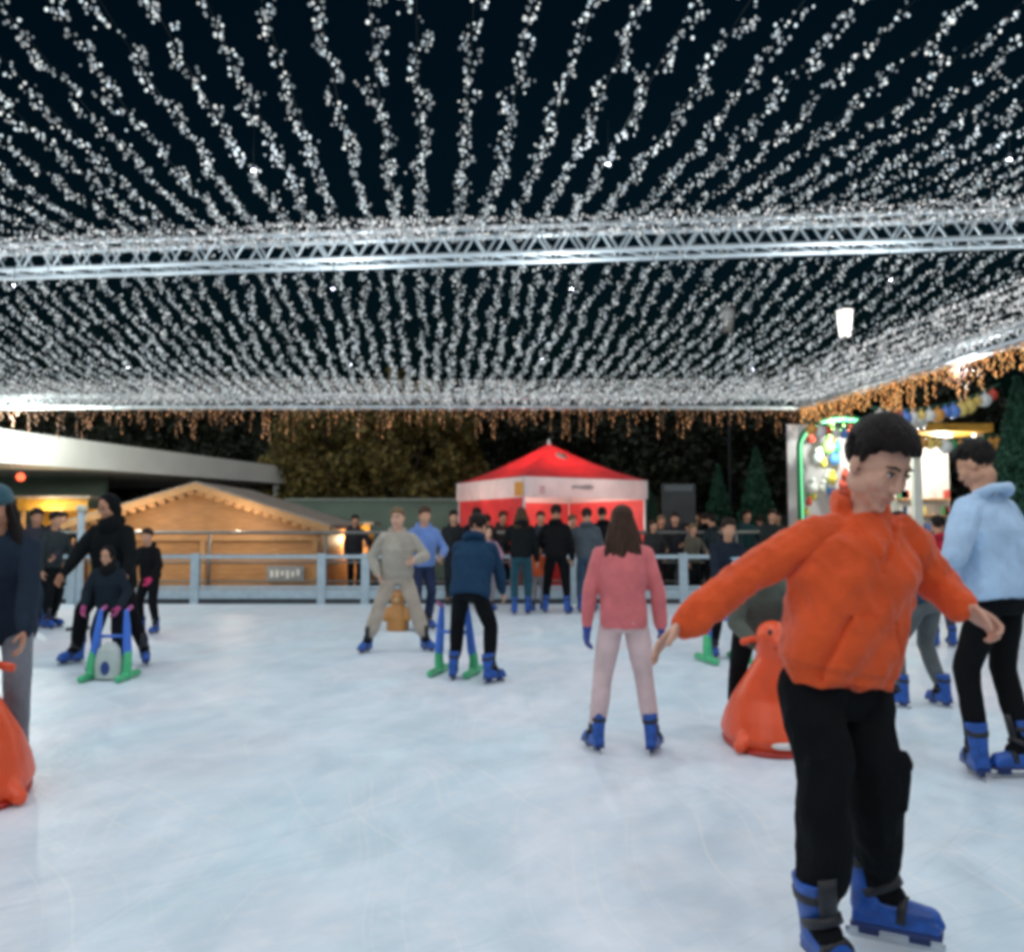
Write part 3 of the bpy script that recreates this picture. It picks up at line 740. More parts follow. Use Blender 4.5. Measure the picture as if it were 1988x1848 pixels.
def hoodie_disp():
    up = ((J['shL'] + J['shR']) / 2 - (J['hipL'] + J['hipR']) / 2).normalized(); f = J['tf'].normalized(); r = f.cross(up).normalized(); f = up.cross(r)
    pel = (J['hipL'] + J['hipR']) / 2; aL, eL, aR, eR = J['shL'], J['elL'], J['shR'], J['elR']
    def fn(co, no):
        out = co.copy()
        for i, (p, n) in enumerate(zip(co, no)):
            q = Vector(p) - pel; x, y, z = q.dot(r), q.dot(f), q.dot(up); P3 = Vector(p)
            # soft long folds: hanging from the shoulders on the trunk, crosswise on the sleeves
            d = .024 * (noise.noise(Vector((x * 10 + z * 6.5, y * 6, z * 2.2 + 11)))) + .016 * (.35 - abs(noise.noise(Vector((x * 15 - z * 7, y * 9, z * 7)))))
            d += .005 * noise.noise(Vector((x * 5, y * 5, z * 5 + 40)))
            if abs(x) > .20: d += .008 * (.3 - abs(noise.noise(P3 * 17)))
            front = Vector(n).dot(f) > .15 and y > 0
            if front and .03 < z < .24:
                hw = .135 - max(0, (z - .07)) * .36            # kangaroo pocket with slanted openings
                e = hw - abs(x - .0)
                if e > 0: d += .012 * min(1, e / .012)
                elif e > -.03: d -= .016 * (1 + e / .03)
            if z < .075: d -= .012 * (1 if z < .06 else (.075 - z) / .015)
            if front and z > .30 and abs(x) < .10:
                v = abs(x) - (z - .40) * .5                     # neckline dips to a V
                if abs(v) < .012: d -= .008
            out[i] = p + n * d
        return out
    return fn
def cargo(t):
    for q, off in (('R', -1), ('L', 1)):
        k = J['kneeR' if q == 'R' else 'kneeL']; h = J['hip' + q]; c = h.lerp(k, .90)
        t.loft([(c + Vector((off * .030, -.005, -.09)), Vector((.045, 0, 0)), Vector((0, .07, 0))), (c + Vector((off * .036, -.005, .06)), Vector((.040, 0, 0)), Vector((0, .07, 0)))], 16, 3)
        t.loft([(c + Vector((off * .038, -.005, .05)), Vector((.046, 0, 0)), Vector((0, .076, 0))), (c + Vector((off * .034, -.005, .09)), Vector((.040, 0, 0)), Vector((0, .074, 0)))], 16, 3)
boy = person('person in an orange hoodie and black cargo trousers gliding with both arms held out', J, jacket=(0.68, 0.088, 0.022), trousers=(0.010, 0.012, 0.015), skin=(0.60, 0.33, 0.235), s=.93, lod=0, bulk=1.19, leg=1.16, flare=1.12, headk=1.15, handk=1.04, extra=cargo, trcut=.25, hoodk=1.5, skk=1.12, jdisp=hoodie_disp(), hem=-.035, tdisp=folds(.028, 6.5, 2.2, (1, 1, .8)))
# ------------------------------------------------------------------ girl in the pink jacket (seen from behind)
Jg, sg = pose(1212, 1460, 1.50, yaw=176, lean=2, stance=.33, stride=0.02, drop=0.0, hands=((-.30, .02, .70), (.30, .05, .80)), toes=(24, 20), down=2)
Jg['ankR'] = Jg['ankR'] + Vector((0, 0, .0))
person('person seen from behind, long dark hair, dusty pink jacket and pale pink trousers', Jg, jacket=(0.64, 0.165, 0.175), trousers=(0.62, 0.46, 0.46), hair=(0.085, 0.042, 0.026), hairstyle='long', hairlen=.53, hairspread=.115, hood=False, s=sg, lod=1, bulk=.94, gloves=(0.03, 0.06, 0.28), hem=.06, flare=1.05)

# ------------------------------------------------------------------ skater in grey overalls with legs apart
Jo, so_ = pose(770, 1264, 1.62, yaw=10, lean=4, stance=.62, stride=0.0, drop=0.0, hands=((-.20, .22, 1.12), (.24, .10, .95)), toes=(30, 30), look=-10, down=0)
person('person in loose pale grey overalls skating towards the viewer with legs wide apart', Jo, jacket=(0.36, 0.33, 0.28), trousers=(0.40, 0.34, 0.28), hair=(0.30, 0.20, 0.11), skin=SKIN3, s=so_, lod=1, leg=1.1, bulk=1.05, flare=1.25)
# ------------------------------------------------------------------ navy jacket with black trousers, from behind
Jn, sn = pose(915, 1322, 1.60, yaw=168, lean=26, stance=.36, stride=.10, drop=0.05, hands=((-.14, .46, .84), (.24, .40, .84)), toes=(10, 34), down=14, look=150)
person('person in a navy padded jacket and black trousers leaning forward, back turned', Jn, jacket=(0.012, 0.04, 0.085), trousers=(0.010, 0.012, 0.016), s=sn, lod=1, bulk=1.1, hem=.05, hairstyle='short', hair=(0.02, 0.013, 0.01))
# ------------------------------------------------------------------ grown-up in black bent over a child
Ja, sa = pose(214, 1288, 1.80, yaw=-4, lean=12, stance=.70, stride=0.0, drop=0.05, hands=((-.34, .36, .90), (.30, .38, .90)), toes=(26, 26), down=22, look=-20)
person('person in a black hooded coat straddling a small child and its skating aid', Ja, jacket=(0.010, 0.014, 0.017), trousers=(0.010, 0.011, 0.014), skin=SKIN2, hairstyle='hood', hatcol=(0.010, 0.013, 0.015), s=sa, lod=1, bulk=1.15, hem=.12, skates=True)
Jk, sk_ = pose(210, 1304, 1.22, yaw=0, lean=14, stance=.22, drop=0.03, hands=((-.24, .26, .92), (.24, .26, .92)), toes=(15, 15), down=12)
person('small child in dark clothes with pink mittens between the legs of the adult in black', Jk, jacket=(0.012, 0.02, 0.03), trousers=(0.012, 0.016, 0.03), skin=SKIN1, s=sk_, lod=1, bulk=1.1, gloves=(0.42, 0.06, 0.20), hairstyle='hood', hatcol=(.015, .018, .02), face=True)
Jk2, sk2 = pose(288, 1215, 1.38, yaw=-20, lean=8, stance=.24, hands=((-.26, .25, .95), (.22, .25, .95)), down=10, d=11.2)
person('child in a black jacket with one bright pink mitten, standing behind the adult in black', Jk2, jacket=(0.012, 0.014, 0.018), trousers=BL, skin=SKIN1, s=sk2, lod=2, gloves=(0.60, 0.03, 0.13), hair=(0.03, 0.018, 0.014))

# ------------------------------------------------------------------ skater at the left edge of the picture
Jl, sl = pose(-14, 1520, 1.62, yaw=14, lean=14, stance=.26, stride=0.1, drop=.03, hands=((.10, .30, .80), (.30, .26, .82)), toes=(10, 10), down=14)
Jl['wrL'] = W(46, 1228, 4.30); Jl['elL'] = ik(Jl['shL'], Jl['wrL'], .24, .23, Vector((.8, .4, -.3)))
Jl['wrR'] = W(-60, 1228, 4.25); Jl['elR'] = ik(Jl['shR'], Jl['wrR'], .24, .23, Vector((-.8, .4, -.3)))
person('person in a teal beanie, navy coat and grey leggings at the left edge', Jl, jacket=(0.014, 0.024, 0.042), trousers=(0.17, 0.18, 0.21), skin=SKIN2, hair=(0.018, 0.012, 0.01), hairstyle='long', hatcol=(0.03, 0.09, 0.12), s=sl, lod=1, bulk=1.0, hem=.08)

# ------------------------------------------------------------------ person bent over the seal on the right
Js, ss = pose(1480, 1440, 1.50, yaw=-8, lean=50, stance=.34, stride=0.05, drop=.08, hands=((-.10, .42, .74), (.10, .42, .74)), toes=(10, 10), down=25, d=5.75)
person('person in an olive grey jacket bent over the seal behind the orange hoodie', Js, jacket=(0.10, 0.12, 0.10), trousers=BL, skin=SKIN1, s=ss, lod=1, bulk=1.12)

# ------------------------------------------------------------------ man in the light blue hoodie at the right
Jb, sb = pose(1945, 1508, 1.86, yaw=-150, lean=7, stance=.24, stride=.12, drop=.02, hands=((-.22, .20, 1.02), (.28, .10, .92)), toes=(-40, -60), down=26, look=-138)
person('person in a light blue hoodie and tight black trousers looking down, at the right edge', Jb, jacket=(0.40, 0.56, 0.76), trousers=(0.010, 0.012, 0.014), skin=SKIN1, hair=(0.014, 0.011, 0.010), s=sb, lod=1, bulk=1.10, leg=.92, hoodk=.8)
# skaters half hidden behind the boy
Jq, sq = pose(1790, 1372, 1.55, yaw=-150, lean=20, stance=.30, stride=.15, drop=.04, hands=((-.24, .35, .95), (.2, .35, .95)), down=10)
person('person in grey jeans and dark blue top partly hidden behind the boy in the hoodie', Jq, jacket=(0.012, 0.05, 0.085), trousers=(0.10, 0.115, 0.12), s=sq, lod=1)
Jr, sr = pose(1832, 1255, 1.52, yaw=185, lean=4, stance=.22, hands=((-.22, .12, .85), (.22, .12, .85)), down=4)
person('person with dark hair in a crimson jacket far behind, between the two nearest skaters', Jr, jacket=(0.40, 0.012, 0.03), trousers=(0.05, 0.05, 0.07), s=sr, lod=2)
Jm, sm_ = pose(1412, 1275, 1.50, yaw=8, lean=12, stance=.26, stride=.05, drop=.03, hands=((-.2, .34, .88), (.2, .34, .88)), down=10)
person('person in a black jacket over a pale blue shirt behind the outstretched orange arm', Jm, jacket=(0.012, 0.018, 0.03), trousers=BL, s=sm_, lod=2, hair=(0.03, 0.018, 0.012))
shirt = MB(); cc = (Jm['shL'] + Jm['shR']) / 2; pp = (Jm['hipL'] + Jm['hipR']) / 2; ff = Jm['tf'].normalized()
shirt.loft([(pp.lerp(cc, .35) + ff * .085 * sm_, Vector((.10, 0, 0)), ff * .055), (pp.lerp(cc, .80) + ff * .08 * sm_, Vector((.11, 0, 0)), ff * .055)], 16)
pm = [o for o in bpy.data.objects if o.get('label', '').startswith('person in a black jacket over a pale blue')][0]
fuse(shirt, 'shirt_front', cloth((0.32, 0.56, 0.70)), pm, .008, 2)

# ------------------------------------------------------------------ people at the far side of the ice
far = [
 # x, yfeet, H, yaw, lean, jacket, trousers, hairstyle, haircolour, skin, label, hat, skates
 (820, 1222, 1.68, 10, 6, (0.13, 0.22, 0.50), (0.02, 0.03, 0.07), 'short', (0.10, 0.05, 0.03), SKIN1, 'person in a pale blue top and navy trousers just behind the grey overalls', None, True),
 (1012, 1192, 1.74, 165, 2, (0.014, 0.018, 0.02), (0.012, 0.06, 0.085), 'long', (0.10, 0.06, 0.03), SKIN1, 'tall person in teal trousers and a black top standing before the red tent', None, True),
 (1080, 1190, 1.78, 178, 0, (0.012, 0.013, 0.016), (0.008, 0.010, 0.013), 'short', (0.02, 0.015, 0.012), SKIN2, 'broad person all in black, seen from behind under the middle of the red tent', None, True),
 (1140, 1188, 1.72, 160, 0, (0.06, 0.075, 0.09), (0.03, 0.06, 0.10), 'short', (0.03, 0.02, 0.015), SKIN1, 'person in a slate grey jacket to the right of the person all in black', None, True),
 (945, 1185, 1.42, 10, 4, (0.55, 0.32, 0.45), (0.30, 0.28, 0.30), 'long', (0.16, 0.09, 0.05), SKIN3, 'child in a lilac pink jacket beyond the navy skater', None, True),
 (925, 1176, 1.76, 20, 2, (0.012, 0.016, 0.03), (0.012, 0.014, 0.02), 'short', (0.012, 0.009, 0.008), SKIN2, 'person with black hair at the left side of the red tent', None, False),
 (95, 1218, 1.62, 60, 4, (0.03, 0.04, 0.045), (0.012, 0.016, 0.02), 'short', (0.02, 0.014, 0.012), SKIN1, 'skater in a black jacket with grey print near the left pole', None, True),
 (62, 1220, 1.66, 30, 4, (0.035, 0.035, 0.05), (0.03, 0.055, 0.08), 'short', (0.015, 0.01, 0.01), SKIN2, 'skater in a dusky purple jacket and teal jeans behind the one at the left edge', None, True),
 (880, 1172, 1.72, 0, 0, (0.02, 0.022, 0.025), (0.015, 0.02, 0.025), 'short', (0.02, 0.014, 0.012), SKIN1, 'person in dark clothes waiting left of the red tent', None, False),
]
far.append((1044, 1184, 1.12, 10, 4, (0.75, 0.13, 0.04), (0.30, 0.28, 0.30), 'short', (0.03, 0.02, 0.015), SKIN1, 'small child in an orange red jacket between the people before the red tent', None, True))
for (x, yf, H, yaw, lean, jc, tc_, hs, hcc, sk, lab, hat, skt) in far:
    d_ = None
    hv = random.choice([((-.28, .10, .86), (.30, .12, .90)), ((-.20, .26, 1.06), (.26, .10, .88)), ((-.14, .24, 1.02), (.14, .26, 1.02)), ((-.36, .12, .98), (.34, .10, 1.0)), ((-.20, .05, .98), (.20, .05, .98))])
    Jf, sf = pose(x, yf, H, yaw=yaw + random.uniform(-20, 20), lean=lean + random.uniform(-1, 7), stance=random.uniform(.18, .38), stride=random.uniform(-.2, .2), hands=hv, down=random.uniform(0, 18))
    person(lab, Jf, jacket=jc, trousers=tc_, hairstyle=hs, hair=hcc, skin=sk, s=sf, lod=2, hatcol=hat, skates=skt)
# visitors beyond the barrier (right of the pink girl, and behind the boy)
vis = [(1285, 17.5, 1.66, -10, (0.02, 0.024, 0.028), (0.3, 0.2, 0.12), 'visitor in a black coat with fair hair beyond the ice, right of the pink jacket'),
       (1330, 18.6, 1.50, 20, (0.06, 0.055, 0.05), (0.03, 0.02, 0.015), 'visitor in a brownish coat beside the dark notice board'),
       (1370, 17.6, 1.72, 170, (0.014, 0.018, 0.022), (0.02, 0.014, 0.012), 'visitor in a black coat with back turned, near the dark fir'),
       (1450, 18.4, 1.80, 10, (0.012, 0.04, 0.045), (0.03, 0.02, 0.012), 'visitor in a dark teal coat in front of the fir'),
       (1510, 17.8, 1.74, -30, (0.02, 0.025, 0.028), (0.015, 0.01, 0.01), 'visitor in a charcoal coat next to the green toy stall'),
       (1235, 18.8, 1.70, 0, (0.05, 0.055, 0.06), (0.05, 0.03, 0.02), 'visitor in a grey coat at the right corner of the red tent'),
       (1845, 18.0, 1.76, 20, (0.05, 0.05, 0.055), (0.02, 0.015, 0.012), 'visitor in a dark grey coat before the bright stall'),
       (1790, 19.0, 1.70, -15, (0.30, 0.31, 0.33), (0.06, 0.04, 0.02), 'visitor in a pale grey coat before the bright stall'),
       (120, 17.6, 1.72, 15, (0.02, 0.022, 0.028), (0.02, 0.014, 0.012), 'visitor in a black coat beyond the left part of the barrier'),
       (1300, 19.2, 1.58, 200, (0.05, 0.04, 0.03), (0.35, 0.24, 0.12), 'visitor with blond hair and a brown coat, back turned, right of the red tent'),
       (1352, 19.4, 1.78, -25, (0.03, 0.035, 0.04), (0.02, 0.014, 0.012), 'tall visitor in a grey black coat right of the notice board'),
       (1405, 19.0, 1.62, 30, (0.16, 0.05, 0.04), (0.03, 0.02, 0.015), 'visitor in a dull brick red coat left of the dark fir'),
       (1478, 19.3, 1.70, 175, (0.10, 0.11, 0.12), (0.06, 0.04, 0.03), 'visitor in a mid grey jacket, back turned, by the dark fir'),
       (1545, 18.6, 1.60, 15, (0.05, 0.12, 0.09), (0.02, 0.014, 0.012), 'visitor in a bottle green jacket at the toy stall'),
       (1925, 18.6, 1.72, -20, (0.20, 0.05, 0.05), (0.02, 0.014, 0.012), 'visitor in a maroon coat behind the man in light blue'),
       (945, 16.6, 1.66, 190, (0.02, 0.022, 0.026), (0.02, 0.014, 0.012), 'onlooker in a black jacket at the left corner of the red tent'),
       (975, 17.2, 1.74, 20, (0.05, 0.04, 0.035), (0.08, 0.05, 0.03), 'onlooker in a dark brown coat between the left tent corner and the tall person'),
       (1050, 16.5, 1.72, -15, (0.03, 0.035, 0.05), (0.03, 0.02, 0.012), 'onlooker in a blue black parka right behind the small orange child'),
       (1110, 16.9, 1.66, 25, (0.06, 0.05, 0.05), (0.25, 0.17, 0.10), 'fair haired onlooker in a taupe coat under the middle of the red tent'),
       (1170, 16.6, 1.80, 175, (0.015, 0.018, 0.022), (0.02, 0.014, 0.012), 'tall onlooker in a black hooded jacket, back turned, at the left of the pink jacket'),
       (1268, 16.4, 1.55, 10, (0.03, 0.03, 0.032), (0.06, 0.035, 0.02), 'short onlooker in a charcoal anorak directly right of the pink jacket'),
       (1312, 16.8, 1.70, -30, (0.018, 0.02, 0.025), (0.02, 0.014, 0.012), 'onlooker in black leaning near the foot of the notice board'),
       (1345, 16.4, 1.48, 15, (0.09, 0.08, 0.06), (0.28, 0.2, 0.1), 'small onlooker with sandy hair and a drab khaki jacket'),
       (1385, 16.7, 1.66, 200, (0.02, 0.03, 0.035), (0.02, 0.014, 0.012), 'onlooker in a dark petrol coat, back turned, left of the pale blue shirt'),
       (1500, 16.5, 1.76, -10, (0.022, 0.028, 0.028), (0.03, 0.02, 0.012), 'onlooker in a greenish black coat above the outstretched orange sleeve'),
       (688, 18.0, 1.68, 10, (0.03, 0.03, 0.035), (0.03, 0.018, 0.012), 'visitor in a charcoal jacket beside the right end of the wooden chalet')]
for (x, d_, H, yaw, jc, hcc, lab) in vis:
    hv = random.choice([((-.24, .10, .86), (.24, .12, .86)), ((-.20, .26, 1.12), (.22, .10, .88)), ((-.14, .24, 1.05), (.12, .26, 1.08)), ((-.22, .12, .90), (.16, .34, 1.38)), ((-.20, .05, .98), (.20, .05, .98))])
    Jf, sf = pose(x, 1100, H, yaw=yaw + random.uniform(-25, 25), lean=random.uniform(-2, 8), stance=random.uniform(.16, .3), stride=random.uniform(-.15, .2), hands=hv, down=random.uniform(-4, 16), d=d_)
    person(lab, Jf, jacket=jc, trousers=(0.015, 0.017, 0.022), hair=hcc, skin=SKIN1, s=sf, lod=2, skates=False, hem=.05)
# purple of shoes for those without skates

# ================================================================== SKATING AIDS
def seal(x, y, rz, label, d=None):
    g = G(x, y) if d is None else W(x, y, d); g.z = 0
    o = empty('seal_skating_aid', g, R(rz)); o.scale = (.98, .98, .98); om = plastic((0.78, 0.085, 0.022), 0.35)
    b = MB()   # faces local -Y: chest and head in front, body trails behind
    b.loft([((0, .10, .02), (.24, 0, 0), (0, .36, 0)), ((0, .10, .09), (.27, 0, 0), (0, .38, 0)), ((0, .08, .20), (.25, 0, 0), (0, .32, 0)), ((0, .04, .32), (.215, 0, 0), (0, .23, 0)),
            ((0, -.03, .46), (.155, 0, 0), (0, .145, 0)), ((0, -.07, .58), (.095, 0, 0), (0, .11, 0)), ((0, -.09, .68), (.10, 0, 0), (0, .115, 0))], 24, 2.1)
    b.ell((0, -.09, .71), .105, .125, .095, n=18, m=12); b.ell((0, -.19, .68), .055, .06, .042)
    b.limb([(-.18, -.10, .09), (-.245, -.16, .045)], [.06, .04]); b.limb([(.18, -.10, .09), (.245, -.16, .045)], [.06, .04])
    b.limb([(0, .36, .10), (0, .50, .10), (-.06, .56, .13)], [.10, .06, .03]); b.limb([(0, .50, .10), (.06, .56, .13)], [.06, .03])
    body = fuse(b, 'body', om, o, .012, 3, None, True)
    h = MB(); h.limb([(-.155, .02, .66), (-.10, .0, .68), (.10, .0, .68), (.155, .02, .66)], [.024, .02, .02, .024], 10); h.build('handle', om, o, True, True)
    for sx in (-1, 1): MB().ell((sx * .055, -.19, .745), .014, .014, .016).build('eye', M['black'], o, True, True)
    MB().ell((0, -.248, .69), .018, .012, .012).build('nose', M['black'], o, True, True)
    MB().loft([((.0, -.262, .075), (.085, 0, 0), (0, 0, .022)), ((.0, -.288, .075), (.08, 0, 0), (0, 0, .020))], 20).build('badge', plastic((.75, .72, .70)), o, True, True)
    MB().loft([((0, .09, .0), (.25, 0, 0), (0, .37, 0)), ((0, .09, .03), (.255, 0, 0), (0, .375, 0))], 24).build('runner', plastic((.45, .03, .02)), o, True, True)
    tag(o, label, 'skating aid'); return o
seal(1496, 1450, 2, 'orange seal shaped skating aid standing behind the boy in the hoodie')
seal(-58, 1556, 20, 'orange seal shaped skating aid cut off by the left edge of the picture')

def walker(x, y, rz, label, arch=True, sc=1.0):
    g = G(x, y); o = empty('penguin_skating_aid', g, R(rz)); o.scale = (sc, sc, sc)
    bm_ = plastic((0.045, 0.16, 0.62)); gm = plastic((0.06, 0.45, 0.20)); wm = plastic((0.45, 0.52, 0.50)); pm_ = plastic((0.42, 0.10, 0.30))
    for sx in (-1, 1):
        u = MB(); u.limb([(sx * .20, .02, .28), (sx * .17, .05, .60), (sx * .155, .06, .80)], [.055, .045, .028], 12); fuse(u, 'upright', bm_, o, .012, 2, None, True)
        f_ = MB(); f_.limb([(sx * .21, -.02, .05), (sx * .215, -.01, .18), (sx * .20, .02, .32)], [.06, .055, .05], 12); f_.limb([(sx * .215, -.25, .045), (sx * .215, .28, .045)], [.042, .042], 12); fuse(f_, 'foot', gm, o, .012, 2, None, True)
        MB().limb([(sx * .155, .06, .80), (sx * .155, .19, .84)], [.024, .024], 10).build('grip', pm_, o, True, True)
    c = MB()
    if arch:
        c.loft([((0, -.03, .02), (.155, 0, 0), (0, .09, 0)), ((0, -.03, .20), (.16, 0, 0), (0, .09, 0)), ((0, -.02, .36), (.13, 0, 0), (0, .08, 0)), ((0, 0, .44), (.06, 0, 0), (0, .05, 0))], 22)
        fuse(c, 'belly_panel', wm, o, .012, 3, None, True)
        MB().ell((0, -.115, .15), .055, .02, .085, n=16).build('oval', plastic((0.015, 0.05, 0.22)), o, True, True)
    MB().tube([(-.2, .08, .50), (.2, .08, .50)], .02, 10).build('crossbar', bm_, o, True, True)
    tag(o, label, 'skating aid'); return o
walker(212, 1318, 0, 'blue and green skating aid with a pale rounded belly in front of the small child', sc=.76)
walker(885, 1308, 165, 'blue and green skating aid pushed by the skater in the navy padded jacket', False, .80)
walker(1405, 1284, 12, 'blue and green skating aid behind the outstretched orange arm', False, .85)
# orange brown aid seen between the legs of the grey overalls
def bear(x, y, label):
    o = empty('bear_skating_aid', G(x, y)); m = plastic((0.42, 0.19, 0.05), .5); b = MB()
    b.loft([((0, 0, .0), (.15, 0, 0), (0, .18, 0)), ((0, 0, .18), (.15, 0, 0), (0, .17, 0)), ((0, 0, .34), (.10, 0, 0), (0, .11, 0))], 18); b.ell((0, -.03, .42), .10, .10, .095)
    for sx in (-1, 1): b.ell((sx * .075, -.02, .50), .03, .02, .03); b.limb([(sx * .12, -.04, .28), (sx * .16, -.12, .16)], [.045, .035])
    fuse(b, 'body', m, o, .012, 3, None, True); MB().ell((0, -.125, .41), .04, .03, .03).build('muzzle', plastic((.5, .32, .15)), o, True, True)
    MB().tube([(-.16, .10, .52), (.16, .10, .52)], .016, 8).build('handle', m, o, True, True)
    for sx in (-1, 1): MB().ell((sx * .035, -.118, .455), .011, .008, .012).build('eye', M['black'], o, True, True)
    tag(o, label, 'skating aid')
bear(772, 1222, 'brown bear shaped skating aid on the ice behind the legs of the grey overalls')

# ================================================================== RINK BARRIER
YB = 15.75
br = empty('rink_barrier', (0, YB, 0)); tag(br, 'pale blue metal railing with thick posts along the far side of the ice', 'barrier')
xs = [-12.6, -10.3, -8.1]
px = [380, 625, 710, 905]
xs += [W(p, 1100, YB).x for p in px]
while xs[-1] < 12: xs.append(xs[-1] + 2.0)
for x in xs:
    MB().box((x, YB, .46), (.15, .12, .92)).build('post', M['rail'], br)
def rail(z, h, nm='rail', m=None, dx=0.07):
    for a, b_ in zip(xs[:-1], xs[1:]):
        MB().box(((a + b_) / 2, YB, z), (b_ - a - .15, .05, h)).build(nm, m or M['rail'], br)
rail(.86, .07); rail(.30, .05)
rail(.17, .18, 'kick_board', M['rail']); rail(.045, .09, 'base_strip', M['dark'])
orr = empty('outer_railing', (0, 16.7, 0)); tag(orr, 'thin grey handrail standing a little behind the rink barrier', 'railing')
gr = mat('grey_rail', (0.22, 0.22, 0.21), .5, .1, 6, .03, metal=.3)
xo = [-12, -10] + [W(p, 1100, 16.7).x for p in (405, 632)] + [-1.9, 0.2, 2.3, 4.4, 6.5, 8.6]
for x in xo: MB().tube([(x, 16.7, 0), (x, 16.7, 1.30)], .028, 8).build('post', gr, orr, True)
for z, t in ((1.30, .035), (.72, .02), (.35, .02)):
    MB().tube([(xo[0], 16.7, z), (xo[-1], 16.7, z)], t, 8).build('rail', gr, orr, True)
# tall pole at the left
pl = empty('metal_pole', W(152, 1190, 11.6) * 1); pl.location.z = 0
MB().tube([(0, 0, 0), (0, 0, 1.62)], [.05, .045], 12).build('shaft', M['rail'], pl, True, True); MB().box((0, 0, .02), (.22, .22, .04)).build('foot', M['dark'], pl, False, True); MB().ell((0, 0, 1.64), .075, .075, .05).build('cap', mat('pole_cap', (.6, .6, .45), .5), pl, True, True)
tag(pl, 'slim pale metal pole on the ice left of the adult in black', 'pole')

# ================================================================== BUILDINGS AND STALLS
# --- wooden chalet with the wide low gable
D = 18.0
def q(x, y, d=D): return W(x, y, d)
ap = q(395, 944); le = q(135, 1022); re_ = q(650, 1026)
ch = empty('wooden_chalet', (ap.x, D, 0)); tag(ch, 'wide orange wooden chalet with a low gable behind the left part of the barrier', 'chalet')
def prism(mb, pts, y0, y1):
    n = len(pts); v = [(x, y0, z) for x, z in pts] + [(x, y1, z) for x, z in pts]
    f = [tuple(range(n)), tuple(range(2 * n - 1, n - 1, -1))] + [(i, i + n, (i + 1) % n + n, (i + 1) % n) for i in range(n)]
    return mb.add(v, f)
wx0, wx1 = le.x + .45, re_.x - .35
def zat(x): return ap.z - .10 - (abs(x - ap.x) / ((ap.x - le.x) if x < ap.x else (re_.x - ap.x))) * (ap.z - re_.z)
g_ = MB(); zt = 1.20
nb_ = 9
prism(g_, [(wx0, zt), (wx1, zt), (wx1, zat(wx1)), (ap.x, zat(ap.x)), (wx0, zat(wx0))], D, D + .08); g_.build('gable', M['wood'], ch)
lo = MB()
for k in range(11):
    z0 = k * .105; lo.box(((wx0 + wx1) / 2, D + .05 + (k % 2) * .004, z0 + .05), (wx1 - wx0, .08, .098))
lo.build('wall', M['wood'], ch)
for x in (wx0 + .04, wx1 - .04): MB().box((x, D + 1.7, .7), (.08, 3.0, 1.4)).build('side_wall', M['wood'], ch)
MB().box(((wx0 + wx1) / 2, D - .03, 1.17), (wx1 - wx0 + .1, .10, .09)).build('beam', M['wood2'], ch)
for (a, b_) in ((le, ap), (ap, re_)):
    n = 2; pr_ = []
    dz = .09
    rf = MB(); prism(rf, [(a.x, a.z), (b_.x, b_.z), (b_.x, b_.z + dz), (a.x, a.z + dz)], D - .45, D + 3.4); r_o = rf.build('roof', M['roof'], ch)
    bb = MB(); prism(bb, [(a.x, a.z - .09), (b_.x, b_.z - .09), (b_.x, b_.z + .05), (a.x, a.z + .05)], D - .50, D - .455); bb.build('barge_board', M['wood2'], r_o)
    # scalloped trim under the board
    tr = MB(); n = 14
    for k in range(n):
        p_ = a.lerp(b_, (k + .5) / n); tr.ell((p_.x, D - .44, p_.z - .12), .10, .02, .055, n=12, m=6)
    tr.build('scalloped_trim', M['wood'], r_o, True)
for x in (wx0 + .05, (wx0 + wx1) / 2, wx1 - .05): MB().box((x, D - .035, .58), (.11, .10, 1.08)).build('corner_post', M['wood2'], ch)
sg_ = MB().box((q(555, 1112).x, D - .03, q(555, 1112).z), (.78, .04, .32)).build('name_board', mat('board', (.30, .32, .33), .5), ch)
tx = MB(); random.seed(3)
for k in range(6):      # unreadable pale brush strokes, as blurred in the picture
    tx.box((q(555, 1112).x - .28 + k * .11, D - .055, q(555, 1112).z + random.uniform(-.02, .02)), (.07, .012, random.uniform(.10, .18)))
tx.build('lettering', M['white'], sg_)
for xx in (ap.x - 1.0, ap.x + 1.0):
    l_ = bpy.data.lights.new('chalet_lamp', 'POINT'); l_.energy = 13; l_.color = (1, .82, .62); l_.shadow_soft_size = .03
    o = bpy.data.objects.new('lamp_light', l_); COL.objects.link(o); o.parent = ch; o.location = (xx - ap.x, -.95, 1.50)
